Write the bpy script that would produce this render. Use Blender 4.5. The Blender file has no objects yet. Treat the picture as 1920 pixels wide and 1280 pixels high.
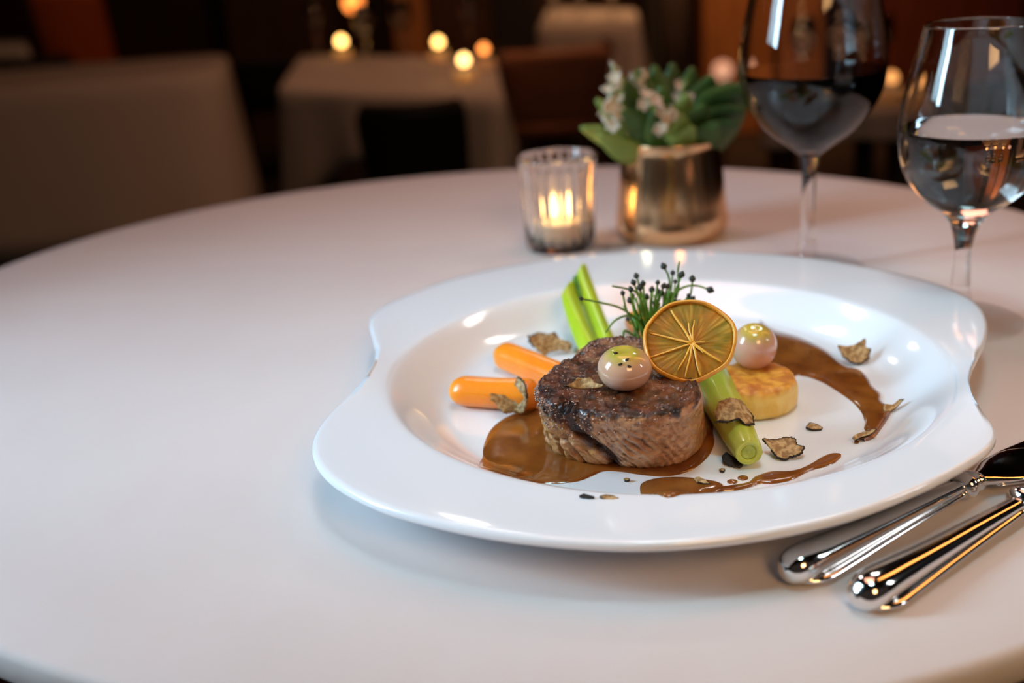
import bpy, math, random
import numpy as np
from mathutils import Vector, noise

# ---------------------------------------------------------------- camera, light, exposure
scene = bpy.context.scene
COL = scene.collection
random.seed(7)
FPX, PITCH, ROLL, CAMH = 2100.0, math.radians(20.4), math.radians(4.0), 0.97
_c, _s, _C, _S = math.cos(PITCH), math.sin(PITCH), math.cos(ROLL), math.sin(ROLL)
FW = np.array([0, _c, -_s]); _r0 = np.array([1.0, 0, 0]); _u0 = np.array([0, _s, _c])
RT = _C * _r0 - _S * _u0; UP = _S * _r0 + _C * _u0; EYE = np.array([0, 0, CAMH])

cam_d = bpy.data.cameras.new('camera')
cam = bpy.data.objects.new('camera', cam_d); COL.objects.link(cam)
from mathutils import Matrix
cam.matrix_world = Matrix(((RT[0], UP[0], -FW[0], EYE[0]), (RT[1], UP[1], -FW[1], EYE[1]),
                           (RT[2], UP[2], -FW[2], EYE[2]), (0, 0, 0, 1)))
cam_d.sensor_width = 36; cam_d.lens = FPX / 1920 * 36
cam_d.clip_start = 0.01; cam_d.clip_end = 50
cam_d.dof.use_dof = True; cam_d.dof.focus_distance = 0.455; cam_d.dof.aperture_fstop = 5.4
cam_d.dof.aperture_blades = 0
scene.camera = cam

vs = scene.view_settings
vs.view_transform = 'Standard'; vs.look = 'None'; vs.gamma = 1; vs.exposure = 0.0; vs.use_curve_mapping = False
scene.cycles.use_denoising = True
scene.cycles.max_bounces = 14; scene.cycles.transmission_bounces = 12; scene.cycles.transparent_max_bounces = 12
scene.cycles.sample_clamp_indirect = 6.0

world = bpy.data.worlds.new('world'); scene.world = world; world.use_nodes = True
world.node_tree.nodes['Background'].inputs[0].default_value = (1.0, 0.78, 0.70, 1)
world.node_tree.nodes['Background'].inputs[1].default_value = 0.03


def area(name, loc, target, sx, sy, power, col, spread=180):
    d = bpy.data.lights.new(name, 'AREA'); d.shape = 'RECTANGLE'; d.size = sx; d.size_y = sy
    d.energy = power; d.color = col; d.spread = math.radians(spread)
    o = bpy.data.objects.new(name, d); COL.objects.link(o); o.location = loc
    o.rotation_euler = (Vector(target) - Vector(loc)).to_track_quat('-Z', 'Y').to_euler()
    return o


area('softbox_key', (-0.92, 0.50, 1.34), (0.08, 0.54, 0.76), 0.40, 0.60, 1.38, (0.54, 0.82, 1.0), 70)
area('softbox_key_low', (-0.92, 0.38, 1.20), (0.12, 0.46, 0.76), 0.10, 0.34, 0.9, (0.55, 0.80, 1.0), 60)
area('overhead_fill', (0.12, 0.36, 1.85), (0.10, 0.47, 0.76), 0.25, 0.25, 0.17, (0.58, 0.93, 1.0), 34)  # unseen cool fill added above to lift the plate
area('front_fill_warm', (0.35, -0.55, 1.5), (0.10, 0.45, 0.76), 0.40, 0.40, 0.7, (1.0, 0.55, 0.22), 60)  # unseen warm fill added on the camera side to balance the brightness
area('warm_strip_lamp', (0.86, 0.78, 1.52), (0.12, 0.42, 0.76), 0.13, 0.85, 0.8, (1.0, 0.36, 0.08), 120)
area('ceiling_lamp_warm', (0.1, 0.95, 2.3), (0.05, 0.75, 0.75), 0.7, 0.7, 1.95, (1.0, 0.40, 0.26), 100)
area('softbox_side_small', (1.05, 0.22, 1.30), (0.05, 0.47, 0.76), 0.07, 0.24, 0.45, (0.90, 0.95, 1.0), 120)
area('pendant_lamp_a', (-0.072, 1.437, 1.33), (0.0, 0.4, 0.76), 0.05, 0.035, 0.05, (1.0, 0.92, 0.85), 120)
area('pendant_lamp_b', (0.40, 1.08, 1.52), (0.02, 0.55, 0.76), 0.17, 0.06, 0.26, (1.0, 0.92, 0.86), 120)
area('pendant_lamp_c', (-0.12, 1.13, 1.53), (0.15, 0.55, 0.76), 0.17, 0.06, 0.26, (1.0, 0.92, 0.86), 120)
area('room_fill_warm', (0.3, 2.25, 2.65), (0.2, 4.4, 0.6), 0.5, 0.5, 9.0, (1.0, 0.46, 0.24), 130)  # unseen fill added to brighten the armchair and far background


# ---------------------------------------------------------------- helpers
def P(u, v, z):
    """the point of the level plane at height z that the photograph shows at (u, v)"""
    d = FW + RT * (u - 960) / FPX - UP * (v - 640) / FPX
    return EYE + d * ((z - CAMH) / d[2])


def D(u, v, y):
    """the same at a given distance y into the room"""
    d = FW + RT * (u - 960) / FPX - UP * (v - 640) / FPX
    return EYE + d * (y / d[1])


def ray_plane(u, v, p0, n):
    d = FW + RT * (u - 960) / FPX - UP * (v - 640) / FPX
    p0 = np.asarray(p0, float); n = np.asarray(n, float)
    return EYE + d * (((p0 - EYE) @ n) / (d @ n))


def unit(v):
    v = np.asarray(v, float); return v / np.linalg.norm(v)


ROOTLOC = {}


def thing(name, label, cat, loc, group=None):
    o = bpy.data.objects.new(name, None); COL.objects.link(o)
    o.location = tuple(float(x) for x in loc); o.empty_display_size = 0.02
    o['label'] = label; o['category'] = cat
    if group: o['group'] = group
    ROOTLOC[o.name] = np.array(loc, float)
    return o


def tag(o, label, cat, group=None):
    o['label'] = label; o['category'] = cat
    if group: o['group'] = group
    return o


def root_of(o):
    while o.parent is not None: o = o.parent
    return o


def mesh(name, verts, faces, mat, parent=None, smooth=True, loc=None, label=None):
    verts = np.asarray(verts, float)
    off = np.zeros(3)
    if parent is not None:
        off = ROOTLOC.get(root_of(parent).name, np.zeros(3))
    elif loc is not None:
        off = np.array(loc, float)
    me = bpy.data.meshes.new(name)
    me.from_pydata([tuple(v) for v in (verts - off)], [], [tuple(int(i) for i in f) for f in faces])
    me.validate(); me.update()
    if smooth: me.polygons.foreach_set('use_smooth', [True] * len(me.polygons))
    for m in (mat if isinstance(mat, (list, tuple)) else [mat]): me.materials.append(m)
    o = bpy.data.objects.new(name, me); COL.objects.link(o)
    if parent is not None: o.parent = parent
    elif loc is not None:
        o.location = tuple(off); ROOTLOC[o.name] = off
    if label: o['label'] = label
    return o


def merge(*parts):
    V, F, n = [], [], 0
    for v, f in parts:
        v = np.asarray(v, float); V.append(v); F += [tuple(i + n for i in q) for q in f]; n += len(v)
    return np.vstack(V), F


def rings(R, closed=True, cap0=True, cap1=True):
    """skin a list of rings (each n x 3)"""
    n = len(R[0]); V = np.vstack(R); F = []
    for k in range(len(R) - 1):
        a, b = k * n, (k + 1) * n
        for i in range(n if closed else n - 1):
            j = (i + 1) % n
            F.append((a + i, a + j, b + j, b + i))
    if cap0: F.append(tuple(range(n - 1, -1, -1)))
    if cap1: F.append(tuple(range((len(R) - 1) * n, len(R) * n)))
    return V, F


def lathe(c, prof, n=96, cap0=False, cap1=False, flute=None):
    """profile of (r, z) turned about the upright axis through c; flute(angle, r, z) -> r"""
    a = np.arange(n) * 2 * math.pi / n; R = []
    for r, z in prof:
        rr = np.array([flute(x, r, z) for x in a]) if flute else np.full(n, max(r, 1e-5))
        R.append(np.c_[c[0] + rr * np.cos(a), c[1] + rr * np.sin(a), np.full(n, c[2] + z)])
    return rings(R, True, cap0, cap1)


def smooth_prof(pts, k=8):
    """Catmull-Rom through profile points"""
    p = np.array(pts, float); p = np.vstack([2 * p[0] - p[1], p, 2 * p[-1] - p[-2]]); out = []
    for i in range(1, len(p) - 2):
        for t in np.linspace(0, 1, k, endpoint=False):
            out.append(0.5 * (2 * p[i] + (p[i + 1] - p[i - 1]) * t + (2 * p[i - 1] - 5 * p[i] + 4 * p[i + 1] - p[i + 2]) * t * t
                              + (3 * p[i] - p[i - 1] - 3 * p[i + 1] + p[i + 2]) * t ** 3))
    out.append(p[-2]); return np.array(out)


def tube(path, radii, n=12, flat=1.0, upv=(0, 0, 1), round_ends=False):
    path = np.array(path, float); m = len(path)
    radii = np.full(m, radii) if np.isscalar(radii) else np.asarray(radii, float)
    a = np.arange(n) * 2 * math.pi / n; R = []
    for k in range(m):
        t = unit(path[min(k + 1, m - 1)] - path[max(k - 1, 0)])
        s = np.cross(t, upv)
        if np.linalg.norm(s) < 1e-4: s = np.cross(t, (1, 0, 0))
        s = unit(s); w = np.cross(s, t)
        R.append(path[k] + radii[k] * (np.outer(np.cos(a), s) + flat * np.outer(np.sin(a), w)))
    return rings(R)


def box(c, sx, sy, sz, rz=0.0, bev=0.0):
    """box with chamfered upright edges and rims, centre c"""
    b = bev; hx, hy, hz = sx / 2, sy / 2, sz / 2; R = []
    def loop(x, y, z, k):
        p = [(x, -y + k), (x, y - k), (x - k, y), (-x + k, y), (-x, y - k), (-x, -y + k), (-x + k, -y), (x - k, -y)]
        return np.array([(q[0] * math.cos(rz) - q[1] * math.sin(rz) + c[0], q[0] * math.sin(rz) + q[1] * math.cos(rz) + c[1], z + c[2]) for q in p])
    k = max(b, 1e-4)
    return rings([loop(hx - k, hy - k, -hz, k * .3), loop(hx, hy, -hz + k, k), loop(hx, hy, hz - k, k), loop(hx - k, hy - k, hz, k * .3)])


def fbm(p, f, o=4):
    return noise.fractal(Vector(p) * f, 1.0, 2.0, o)


# ---------------------------------------------------------------- materials
def mat(name, col, rough=0.5, metal=0.0, coat=0.0, sss=0.0, sss_r=(1, .4, .2), sss_scale=0.003, trans=0.0, ior=1.45, spec=0.5,
        var=None, var_scale=60.0, var_detail=4.0, bump=0.0, bump_scale=200.0, emit=None, emit_s=0.0, coords='Object', lo=0.35, hi=0.65, sheen=0.0, bdist=0.001):
    m = bpy.data.materials.new(name); m.use_nodes = True
    nt = m.node_tree; b = nt.nodes['Principled BSDF']
    def setv(k, v):
        if k in b.inputs: b.inputs[k].default_value = v
    setv('Base Color', (*col, 1)); setv('Roughness', rough); setv('Metallic', metal); setv('IOR', ior)
    setv('Coat Weight', coat); setv('Coat Roughness', 0.06); setv('Transmission Weight', trans); setv('Specular IOR Level', spec)
    setv('Sheen Weight', sheen)
    if sss: setv('Subsurface Weight', sss); setv('Subsurface Radius', sss_r); setv('Subsurface Scale', sss_scale)
    if emit: setv('Emission Color', (*emit, 1)); setv('Emission Strength', emit_s)
    tc = nt.nodes.new('ShaderNodeTexCoord')
    if var is not None:
        n = nt.nodes.new('ShaderNodeTexNoise'); n.inputs['Scale'].default_value = var_scale; n.inputs['Detail'].default_value = var_detail
        r = nt.nodes.new('ShaderNodeValToRGB'); r.color_ramp.elements[0].position = lo; r.color_ramp.elements[1].position = hi
        r.color_ramp.elements[0].color = (*col, 1); r.color_ramp.elements[1].color = (*var, 1)
        nt.links.new(tc.outputs[coords], n.inputs['Vector']); nt.links.new(n.outputs[0], r.inputs[0]); nt.links.new(r.outputs[0], b.inputs['Base Color'])
    if bump:
        n2 = nt.nodes.new('ShaderNodeTexNoise'); n2.inputs['Scale'].default_value = bump_scale; n2.inputs['Detail'].default_value = 5
        bp = nt.nodes.new('ShaderNodeBump'); bp.inputs['Strength'].default_value = bump; bp.inputs['Distance'].default_value = bdist
        nt.links.new(tc.outputs[coords], n2.inputs['Vector']); nt.links.new(n2.outputs[0], bp.inputs['Height']); nt.links.new(bp.outputs[0], b.inputs['Normal'])
    return m


def attr_mix(m, attr, col_b, noisy=None):
    """blend the base colour towards col_b where the mesh attribute says so (skin, crust, stalk)"""
    nt = m.node_tree; b = nt.nodes['Principled BSDF']; inp = b.inputs['Base Color']
    mx = nt.nodes.new('ShaderNodeMix'); mx.data_type = 'RGBA'
    at = nt.nodes.new('ShaderNodeAttribute'); at.attribute_name = attr
    nt.links.new(at.outputs['Fac'], mx.inputs[0])
    if inp.is_linked: nt.links.new(inp.links[0].from_socket, mx.inputs[6])
    else: mx.inputs[6].default_value = inp.default_value
    if noisy:
        tc = nt.nodes.new('ShaderNodeTexCoord'); n = nt.nodes.new('ShaderNodeTexNoise'); n.inputs['Scale'].default_value = noisy[1]; n.inputs['Detail'].default_value = 6
        r = nt.nodes.new('ShaderNodeValToRGB'); r.color_ramp.elements[0].position = .38; r.color_ramp.elements[1].position = .62
        r.color_ramp.elements[0].color = (*col_b, 1); r.color_ramp.elements[1].color = (*noisy[0], 1)
        nt.links.new(tc.outputs['Object'], n.inputs['Vector']); nt.links.new(n.outputs[0], r.inputs[0]); nt.links.new(r.outputs[0], mx.inputs[7])
    else: mx.inputs[7].default_value = (*col_b, 1)
    nt.links.new(mx.outputs[2], inp)
    return m


def set_attr(o, name, vals):
    a = o.data.attributes.new(name, 'FLOAT', 'POINT'); a.data.foreach_set('value', np.asarray(vals, dtype=np.float32))


def wood(name, c1, c2, rough=0.35, scale=3.0):
    m = bpy.data.materials.new(name); m.use_nodes = True; nt = m.node_tree; b = nt.nodes['Principled BSDF']
    tc = nt.nodes.new('ShaderNodeTexCoord'); mp = nt.nodes.new('ShaderNodeMapping'); mp.inputs['Scale'].default_value = (scale * 3, scale * 3, scale * .35)
    n = nt.nodes.new('ShaderNodeTexNoise'); n.inputs['Scale'].default_value = 3; n.inputs['Detail'].default_value = 6; n.inputs['Distortion'].default_value = .8
    r = nt.nodes.new('ShaderNodeValToRGB'); r.color_ramp.elements[0].color = (*c1, 1); r.color_ramp.elements[1].color = (*c2, 1)
    r.color_ramp.elements[0].position = .3; r.color_ramp.elements[1].position = .7
    nt.links.new(tc.outputs['Object'], mp.inputs[0]); nt.links.new(mp.outputs[0], n.inputs['Vector']); nt.links.new(n.outputs[0], r.inputs[0]); nt.links.new(r.outputs[0], b.inputs['Base Color'])
    b.inputs['Roughness'].default_value = rough
    return m


M = {}
M['porcelain'] = mat('porcelain', (0.82, 0.87, 0.94), rough=0.10, coat=0.5, ior=1.5)
M['cloth_top'] = mat('white_table_cover', (0.62, 0.585, 0.585), rough=0.8, var=(0.66, 0.625, 0.625), var_scale=5, bump=0.3, bump_scale=7, spec=0.25, bdist=0.012)
M['linen'] = mat('white_linen', (0.55, 0.50, 0.47), rough=0.85, bump=0.2, bump_scale=30, spec=0.2)
M['meat'] = mat('seared_meat', (0.60, 0.33, 0.16), rough=0.30, coat=0.28, var=(0.36, 0.15, 0.055), var_scale=210, bump=0.8, bump_scale=1100, sss=0.04, bdist=0.0006)
attr_mix(M['meat'], 'fat', (0.46, 0.22, 0.06))
def glisten(m, scale, strength, dist):
    nt = m.node_tree; b = nt.nodes['Principled BSDF']; tc = nt.nodes.new('ShaderNodeTexCoord'); n = nt.nodes.new('ShaderNodeTexNoise'); n.inputs['Scale'].default_value = scale; n.inputs['Detail'].default_value = 3
    bp = nt.nodes.new('ShaderNodeBump'); bp.inputs['Strength'].default_value = strength; bp.inputs['Distance'].default_value = dist
    nt.links.new(tc.outputs['Object'], n.inputs['Vector']); nt.links.new(n.outputs[0], bp.inputs['Height']); nt.links.new(bp.outputs[0], b.inputs['Coat Normal'])
    b.inputs['Coat Roughness'].default_value = 0.10
M['meat'].node_tree.nodes['Principled BSDF'].inputs['Coat Roughness'].default_value = 0.12
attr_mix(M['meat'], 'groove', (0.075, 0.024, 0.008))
attr_mix(M['meat'], 'crust', (0.010, 0.003, 0.002), noisy=((0.145, 0.036, 0.009), 190))
attr_mix(M['meat'], 'char', (0.011, 0.0035, 0.004))
M['juice'] = mat('glint_bead_juice', (0.22, 0.07, 0.02), rough=0.03, coat=1.0, spec=1.0, ior=1.6)  # for the beads added to glint on the steak
M['sauce'] = mat('brown_gravy', (0.25, 0.085, 0.015), rough=0.12, coat=0.5, var=(0.145, 0.042, 0.008), var_scale=70, bump=0.06, bump_scale=500, lo=.4, hi=.7)
M['carrot'] = mat('glazed_carrot', (0.88, 0.235, 0.012), rough=0.28, coat=0.3, sss=0.35, sss_r=(1, .35, .08), sss_scale=0.004, var=(0.92, 0.29, 0.016), var_scale=50, bump=0.08, bump_scale=260)
attr_mix(M['carrot'], 'tip', (0.92, 0.36, 0.03))
M['leek'] = mat('pale_leek', (0.55, 0.60, 0.115), rough=0.26, coat=0.3, sss=0.3, sss_r=(.7, .9, .2), sss_scale=0.003, var=(0.47, 0.54, 0.06), var_scale=90, bump=0.05, bump_scale=200)
attr_mix(M['leek'], 'green', (0.20, 0.36, 0.025))
M['leek_core'] = mat('leek_core', (0.30, 0.40, 0.04), rough=0.3, coat=0.2, var=(0.45, 0.56, 0.1), var_scale=200)
M['leek_leaf'] = mat('bright_leek_leaf', (0.45, 0.60, 0.022), rough=0.3, coat=0.25, sss=0.25, sss_r=(.7, .9, .2), sss_scale=0.003, var=(0.36, 0.54, 0.02), var_scale=60)
M['leek_dark'] = mat('dark_leek_heart', (0.03, 0.17, 0.02), rough=0.35, coat=0.2, var=(0.10, 0.30, 0.03), var_scale=90)
M['onion'] = mat('glazed_pearl_onion', (0.64, 0.38, 0.22), rough=0.1, coat=0.7, sss=0.5, sss_r=(1, .7, .5), sss_scale=0.004, var=(0.62, 0.39, 0.32), var_scale=35)
attr_mix(M['onion'], 'top', (0.62, 0.45, 0.07), noisy=((0.42, 0.40, 0.055), 130))
M['onion_b'] = mat('pink_pearl_onion', (0.62, 0.39, 0.25), rough=0.13, coat=0.6, sss=0.5, sss_r=(1, .7, .5), sss_scale=0.004, var=(0.60, 0.33, 0.31), var_scale=30)
attr_mix(M['onion_b'], 'top', (0.58, 0.40, 0.06), noisy=((0.40, 0.34, 0.045), 130))
M['potato'] = mat('potato_cake', (0.82, 0.62, 0.20), rough=0.4, coat=0.15, sss=0.25, sss_scale=0.003, sss_r=(1, .7, .25), var=(0.76, 0.50, 0.10), var_scale=140, bump=0.4, bump_scale=500)
attr_mix(M['potato'], 'brown', (0.50, 0.17, 0.018), noisy=((0.76, 0.38, 0.05), 170))
M['rind'] = mat('dried_citrus_rind', (0.72, 0.27, 0.018), rough=0.42, coat=0.15, var=(0.84, 0.44, 0.07), var_scale=170, bump=0.25, bump_scale=600)
M['pulp'] = mat('dried_citrus_pulp', (0.40, 0.145, 0.006), rough=0.5, coat=0.0, spec=0.25, sss=0.08, sss_r=(1, .5, .1), sss_scale=0.002, var=(0.20, 0.14, 0.009), var_scale=110, bump=0.25, bump_scale=500)
attr_mix(M['pulp'], 'fibre', (0.66, 0.36, 0.05))
M['membrane'] = mat('citrus_membrane', (0.86, 0.50, 0.08), rough=0.35, coat=0.3, var=(0.76, 0.36, 0.03), var_scale=200)
M['stem_green'] = mat('chive_green', (0.14, 0.29, 0.02), rough=0.35, sss=0.0, var=(0.06, 0.17, 0.012), var_scale=120)
M['seed'] = mat('black_seed', (0.012, 0.017, 0.013), rough=0.5, var=(0.03, 0.035, 0.022), var_scale=400)
M['truffle'] = mat('truffle_flesh', (0.27, 0.15, 0.05), rough=0.5, var=(0.55, 0.38, 0.18), var_scale=520, var_detail=4, bump=0.7, bump_scale=700, lo=.42, hi=.60)
M['truffle_rind'] = mat('truffle_rind', (0.016, 0.011, 0.009), rough=0.6, bump=0.8, bump_scale=900)
M['fleck'] = mat('dark_flake', (0.02, 0.010, 0.006), rough=0.5)
M['silver'] = mat('polished_silver', (0.80, 0.78, 0.76), rough=0.09, metal=1.0)
M['copper'] = mat('brushed_copper', (0.88, 0.52, 0.27), rough=0.15, metal=1.0, var=(0.80, 0.50, 0.27), var_scale=30, bump=0.05, bump_scale=60)
M['glass'] = mat('clear_glass', (1, 1, 1), rough=0.0, trans=1.0, ior=1.48)
def thin_glass(name):
    m = bpy.data.materials.new(name); m.use_nodes = True; nt = m.node_tree; nt.nodes.remove(nt.nodes['Principled BSDF'])
    t = nt.nodes.new('ShaderNodeBsdfTransparent'); t.inputs[0].default_value = (.97, .97, .97, 1); g_ = nt.nodes.new('ShaderNodeBsdfGlossy'); g_.inputs['Roughness'].default_value = 0.01
    f_ = nt.nodes.new('ShaderNodeFresnel'); f_.inputs[0].default_value = 1.5; x_ = nt.nodes.new('ShaderNodeMixShader'); ge = nt.nodes.new('ShaderNodeNewGeometry'); sb = nt.nodes.new('ShaderNodeMath'); sb.operation = 'SUBTRACT'; sb.inputs[0].default_value = 1.0; mu = nt.nodes.new('ShaderNodeMath'); mu.operation = 'MULTIPLY'
    nt.links.new(ge.outputs['Backfacing'], sb.inputs[1]); nt.links.new(sb.outputs[0], mu.inputs[0]); nt.links.new(f_.outputs[0], mu.inputs[1])
    nt.links.new(mu.outputs[0], x_.inputs[0]); nt.links.new(t.outputs[0], x_.inputs[1]); nt.links.new(g_.outputs[0], x_.inputs[2]); nt.links.new(x_.outputs[0], nt.nodes['Material Output'].inputs[0]); return m
M['thin_glass'] = thin_glass('thin_glass')
M['votive_glass'] = mat('votive_glass', (1, 0.97, 0.93), rough=0.02, trans=1.0, ior=1.45)
M['wine'] = mat('red_wine', (0.16, 0.004, 0.012), rough=0.0, trans=1.0, ior=0.905)
M['water'] = mat('water', (1, 1, 1), rough=0.0, trans=1.0, ior=0.899)
M['water_top'] = mat('water_surface', (1, 1, 1), rough=0.0, trans=1.0, ior=1.33)
M['wine_top'] = mat('wine_surface', (0.9, 0.5, 0.55), rough=0.0, trans=1.0, ior=1.34)
def absorb(m, col, dens):
    nt = m.node_tree; v = nt.nodes.new('ShaderNodeVolumeAbsorption'); v.inputs[0].default_value = (*col, 1); v.inputs[1].default_value = dens
    nt.links.new(v.outputs[0], nt.nodes['Material Output'].inputs['Volume'])
M['wine'].node_tree.nodes['Principled BSDF'].inputs['Base Color'].default_value = (0.9, 0.5, 0.55, 1)
absorb(M['wine'], (0.62, 0.02, 0.04), 240.0)
absorb(M['wine_top'], (0.62, 0.02, 0.04), 240.0)
M['wax'] = mat('candle_wax', (0.85, 0.72, 0.55), rough=0.45, sss=0.5, sss_scale=0.01, sss_r=(1, .6, .3))
M['flame'] = mat('candle_flame', (1, .6, .2), emit=(1.0, 0.60, 0.20), emit_s=38.0)
M['wick'] = mat('wick', (0.02, 0.015, 0.01), rough=0.9)
M['leaf'] = mat('deep_green_leaf', (0.030, 0.075, 0.012), rough=0.42, var=(0.055, 0.125, 0.016), var_scale=40, bump=0.15, bump_scale=80)
M['leaf_pale'] = mat('pale_green_leaf', (0.17, 0.27, 0.045), rough=0.45, var=(0.24, 0.33, 0.08), var_scale=40, bump=0.15, bump_scale=80)
M['petal'] = mat('white_petal', (0.74, 0.68, 0.56), rough=0.5, var=(0.62, 0.60, 0.45), var_scale=90)
M['petal_pink'] = mat('blush_petal', (0.66, 0.46, 0.36), rough=0.5, var=(0.5, 0.4, 0.25), var_scale=90)
M['floor'] = mat('dark_carpet', (0.020, 0.011, 0.008), rough=0.9, var=(0.032, 0.017, 0.011), var_scale=12)
M['black_leather'] = mat('black_leather', (0.008, 0.006, 0.005), rough=0.7, bump=0.2, bump_scale=60)
M['brown_leather'] = mat('brown_leather', (0.42, 0.19, 0.11), rough=0.55, var=(0.34, 0.15, 0.085), var_scale=9, bump=0.2, bump_scale=60)
M['orange_leather'] = mat('orange_leather', (0.50, 0.10, 0.016), rough=0.5, bump=0.2, bump_scale=60)
M['dark_wood'] = wood('dark_wood', (0.022, 0.009, 0.004), (0.055, 0.021, 0.009))
M['mid_wood'] = wood('amber_wood', (0.22, 0.085, 0.026), (0.40, 0.16, 0.05))
M['olive_wood'] = wood('walnut_wood', (0.045, 0.023, 0.007), (0.085, 0.042, 0.013))
M['red_wood'] = wood('red_brown_wood', (0.075, 0.018, 0.008), (0.13, 0.032, 0.013))
M['grey_cloth'] = mat('grey_drape', (0.20, 0.15, 0.13), rough=0.9, bump=0.3, bump_scale=14)
M['plaster'] = mat('dark_plaster', (0.06, 0.03, 0.018), rough=0.9, var=(0.045, 0.022, 0.013), var_scale=3)

# ---------------------------------------------------------------- room shell
def slab(name, c, sx, sy, sz, m):
    v, f = box(c, sx, sy, sz, 0, 0.002); o = mesh(name, v, f, m, smooth=False); o['kind'] = 'structure'; return o
slab('floor', (0.2, 2.6, -0.05), 7.6, 7.4, 0.1, M['floor'])
slab('wall_back', (0.2, 6.05, 1.4), 7.6, 0.1, 2.8, M['dark_wood'])
slab('wall_left', (-3.65, 2.6, 1.4), 0.1, 7.4, 2.8, M['olive_wood'])
slab('wall_right', (4.05, 2.6, 1.4), 0.1, 7.4, 2.8, M['red_wood'])
slab('ceiling', (0.2, 2.6, 2.85), 7.8, 7.4, 0.1, M['plaster'])
slab('baseboard_back', (0.2, 5.985, 0.06), 7.6, 0.03, 0.12, M['dark_wood'])

# ---------------------------------------------------------------- our table
TC = np.array([-0.0107, 0.6708]); TZ = 0.75
TR = 0.403
def table_edge(t):
    """radius of the slightly uneven round top in direction t"""
    return 0.40259 + 0.00743 * math.cos(1 * t) + 0.00033 * math.sin(1 * t) + 0.00272 * math.cos(2 * t) + -0.01223 * math.sin(2 * t) + -0.00272 * math.cos(3 * t) + 0.00362 * math.sin(3 * t)
tb = thing('dining_table', 'round white-topped dining table under the plated steak, filling the foreground', 'table', (TC[0], TC[1], 0))
n = 256; a = np.arange(n) * 2 * math.pi / n
def tring(r, z, amp=0.0):
    out = []
    for x in a:
        q = r / .403 * table_edge(x); px, py = TC[0] + q * math.cos(x), TC[1] + q * math.sin(x)
        out.append((px, py, z))
    return np.array(out)
Rr = [tring(r, TZ) for r in (0.004, .05, .1, .15, .2, .25, .3, .34, .37, TR - .0035)]
Rr += [tring(TR - .001, TZ - .001), tring(TR, TZ - .0035), tring(TR, TZ - .012), tring(TR - .002, TZ - .0145), tring(TR - .012, TZ - .0155), tring(.004, TZ - .0155)]
v, f = rings(Rr); mesh('tabletop', v, f, M['cloth_top'], tb)
v, f = lathe((TC[0], TC[1], 0), smooth_prof([(0.03, .03), (0.04, .08), (0.032, .3), (0.032, .6), (0.06, .71), (0.16, .733)], 6), 48, True, True); mesh('pedestal', v, f, M['dark_wood'], tb)
v, f = lathe((TC[0], TC[1], 0), [(0.22, 0.0), (0.225, .006), (0.22, .016), (0.05, .034)], 64, True, True); mesh('base', v, f, M['dark_wood'], tb)

# ---------------------------------------------------------------- plate
WC = np.array([0.070, 0.4912]); RW = 0.1296; ZF = 0.7570; ZL = 0.7712; ZRIM = 0.7735
outl = [(583, 835), (589, 863), (610, 890), (650, 918), (720, 950), (800, 972), (900, 993), (1000, 1007), (1100, 1015), (1200, 1018), (1300, 1013), (1400, 1002),
        (1500, 985), (1600, 960), (1700, 922), (1780, 885), (1835, 853), (1862, 833), (1871, 815), (1866, 797), (1845, 770), (1825, 740), (1817, 712), (1822, 688),
        (1836, 660), (1849, 630), (1852, 605), (1845, 581), (1827, 561), (1795, 543), (1740, 525), (1680, 510), (1600, 493), (1500, 479), (1400, 471), (1300, 467),
        (1200, 468), (1100, 476), (1000, 488), (900, 507), (820, 529), (750, 556), (708, 578), (692, 593), (692, 608), (699, 628), (705, 652), (701, 678), (686, 704),
        (662, 731), (632, 759), (605, 787), (589, 812)]
op = np.array([P(u, v_, ZRIM)[:2] for u, v_ in outl]) - WC
th_o = np.arctan2(op[:, 1], op[:, 0]); ro = np.hypot(op[:, 0], op[:, 1]); k = np.argsort(th_o); th_o, ro = th_o[k], ro[k]
NP = 384; th = -math.pi + np.arange(NP) * 2 * math.pi / NP
r_out = np.interp(th, th_o, ro, period=2 * math.pi)
ker = np.array([1, 2, 3, 2, 1.0]); ker /= ker.sum()
for _ in range(2):
    r_out = np.convolve(np.r_[r_out[-2:], r_out, r_out[:2]], ker, 'valid')
def plate_prof(r, rout):
    """height of the upper face"""
    q = r / RW
    if q <= .80: return ZF
    if q <= 1.0:
        t = (q - .80) / .20; return ZF + (ZL - ZF) * (t * t * (3 - 2 * t) * .55 + t ** 1.6 * .45)
    t = min(1, (r - RW) / max(rout - RW, 1e-4)); return ZL + (ZRIM - ZL) * t
def plate_z(x, y):
    r = math.hypot(x - WC[0], y - WC[1]); return plate_prof(r, 0.19)
R_ = []
ct, st = np.cos(th), np.sin(th)
def pr(rad, z): R_.append(np.c_[WC[0] + rad * ct, WC[1] + rad * st, np.broadcast_to(z, (NP,))])
for q in (.004, .2, .4, .6, .74, .79): pr(np.full(NP, q * RW), ZF)
for q in np.linspace(.80, .985, 16): pr(np.full(NP, q * RW), plate_prof(q * RW, .19))
pr(np.full(NP, .994 * RW), ZL - .00035); pr(np.full(NP, 1.003 * RW), ZL - .00005)
for t in (.06, .2, .4, .6, .8, .93): pr(RW + (r_out - RW) * t, ZL + (ZRIM - ZL) * t)
E_ = 0.0022
for g in np.linspace(.15, 1.0, 7):
    pr(r_out - E_ * (1 - math.sin(g * math.pi)) if g <= .5 else r_out - E_ * (1 - math.sin(g * math.pi)), ZRIM - E_ + E_ * math.cos(g * math.pi))
for t, z in ((.75, ZRIM - .0058), (.4, ZL - .0058), (.08, ZL - .0075)): pr(RW * 1.0 + (r_out - RW) * t, z)
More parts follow.
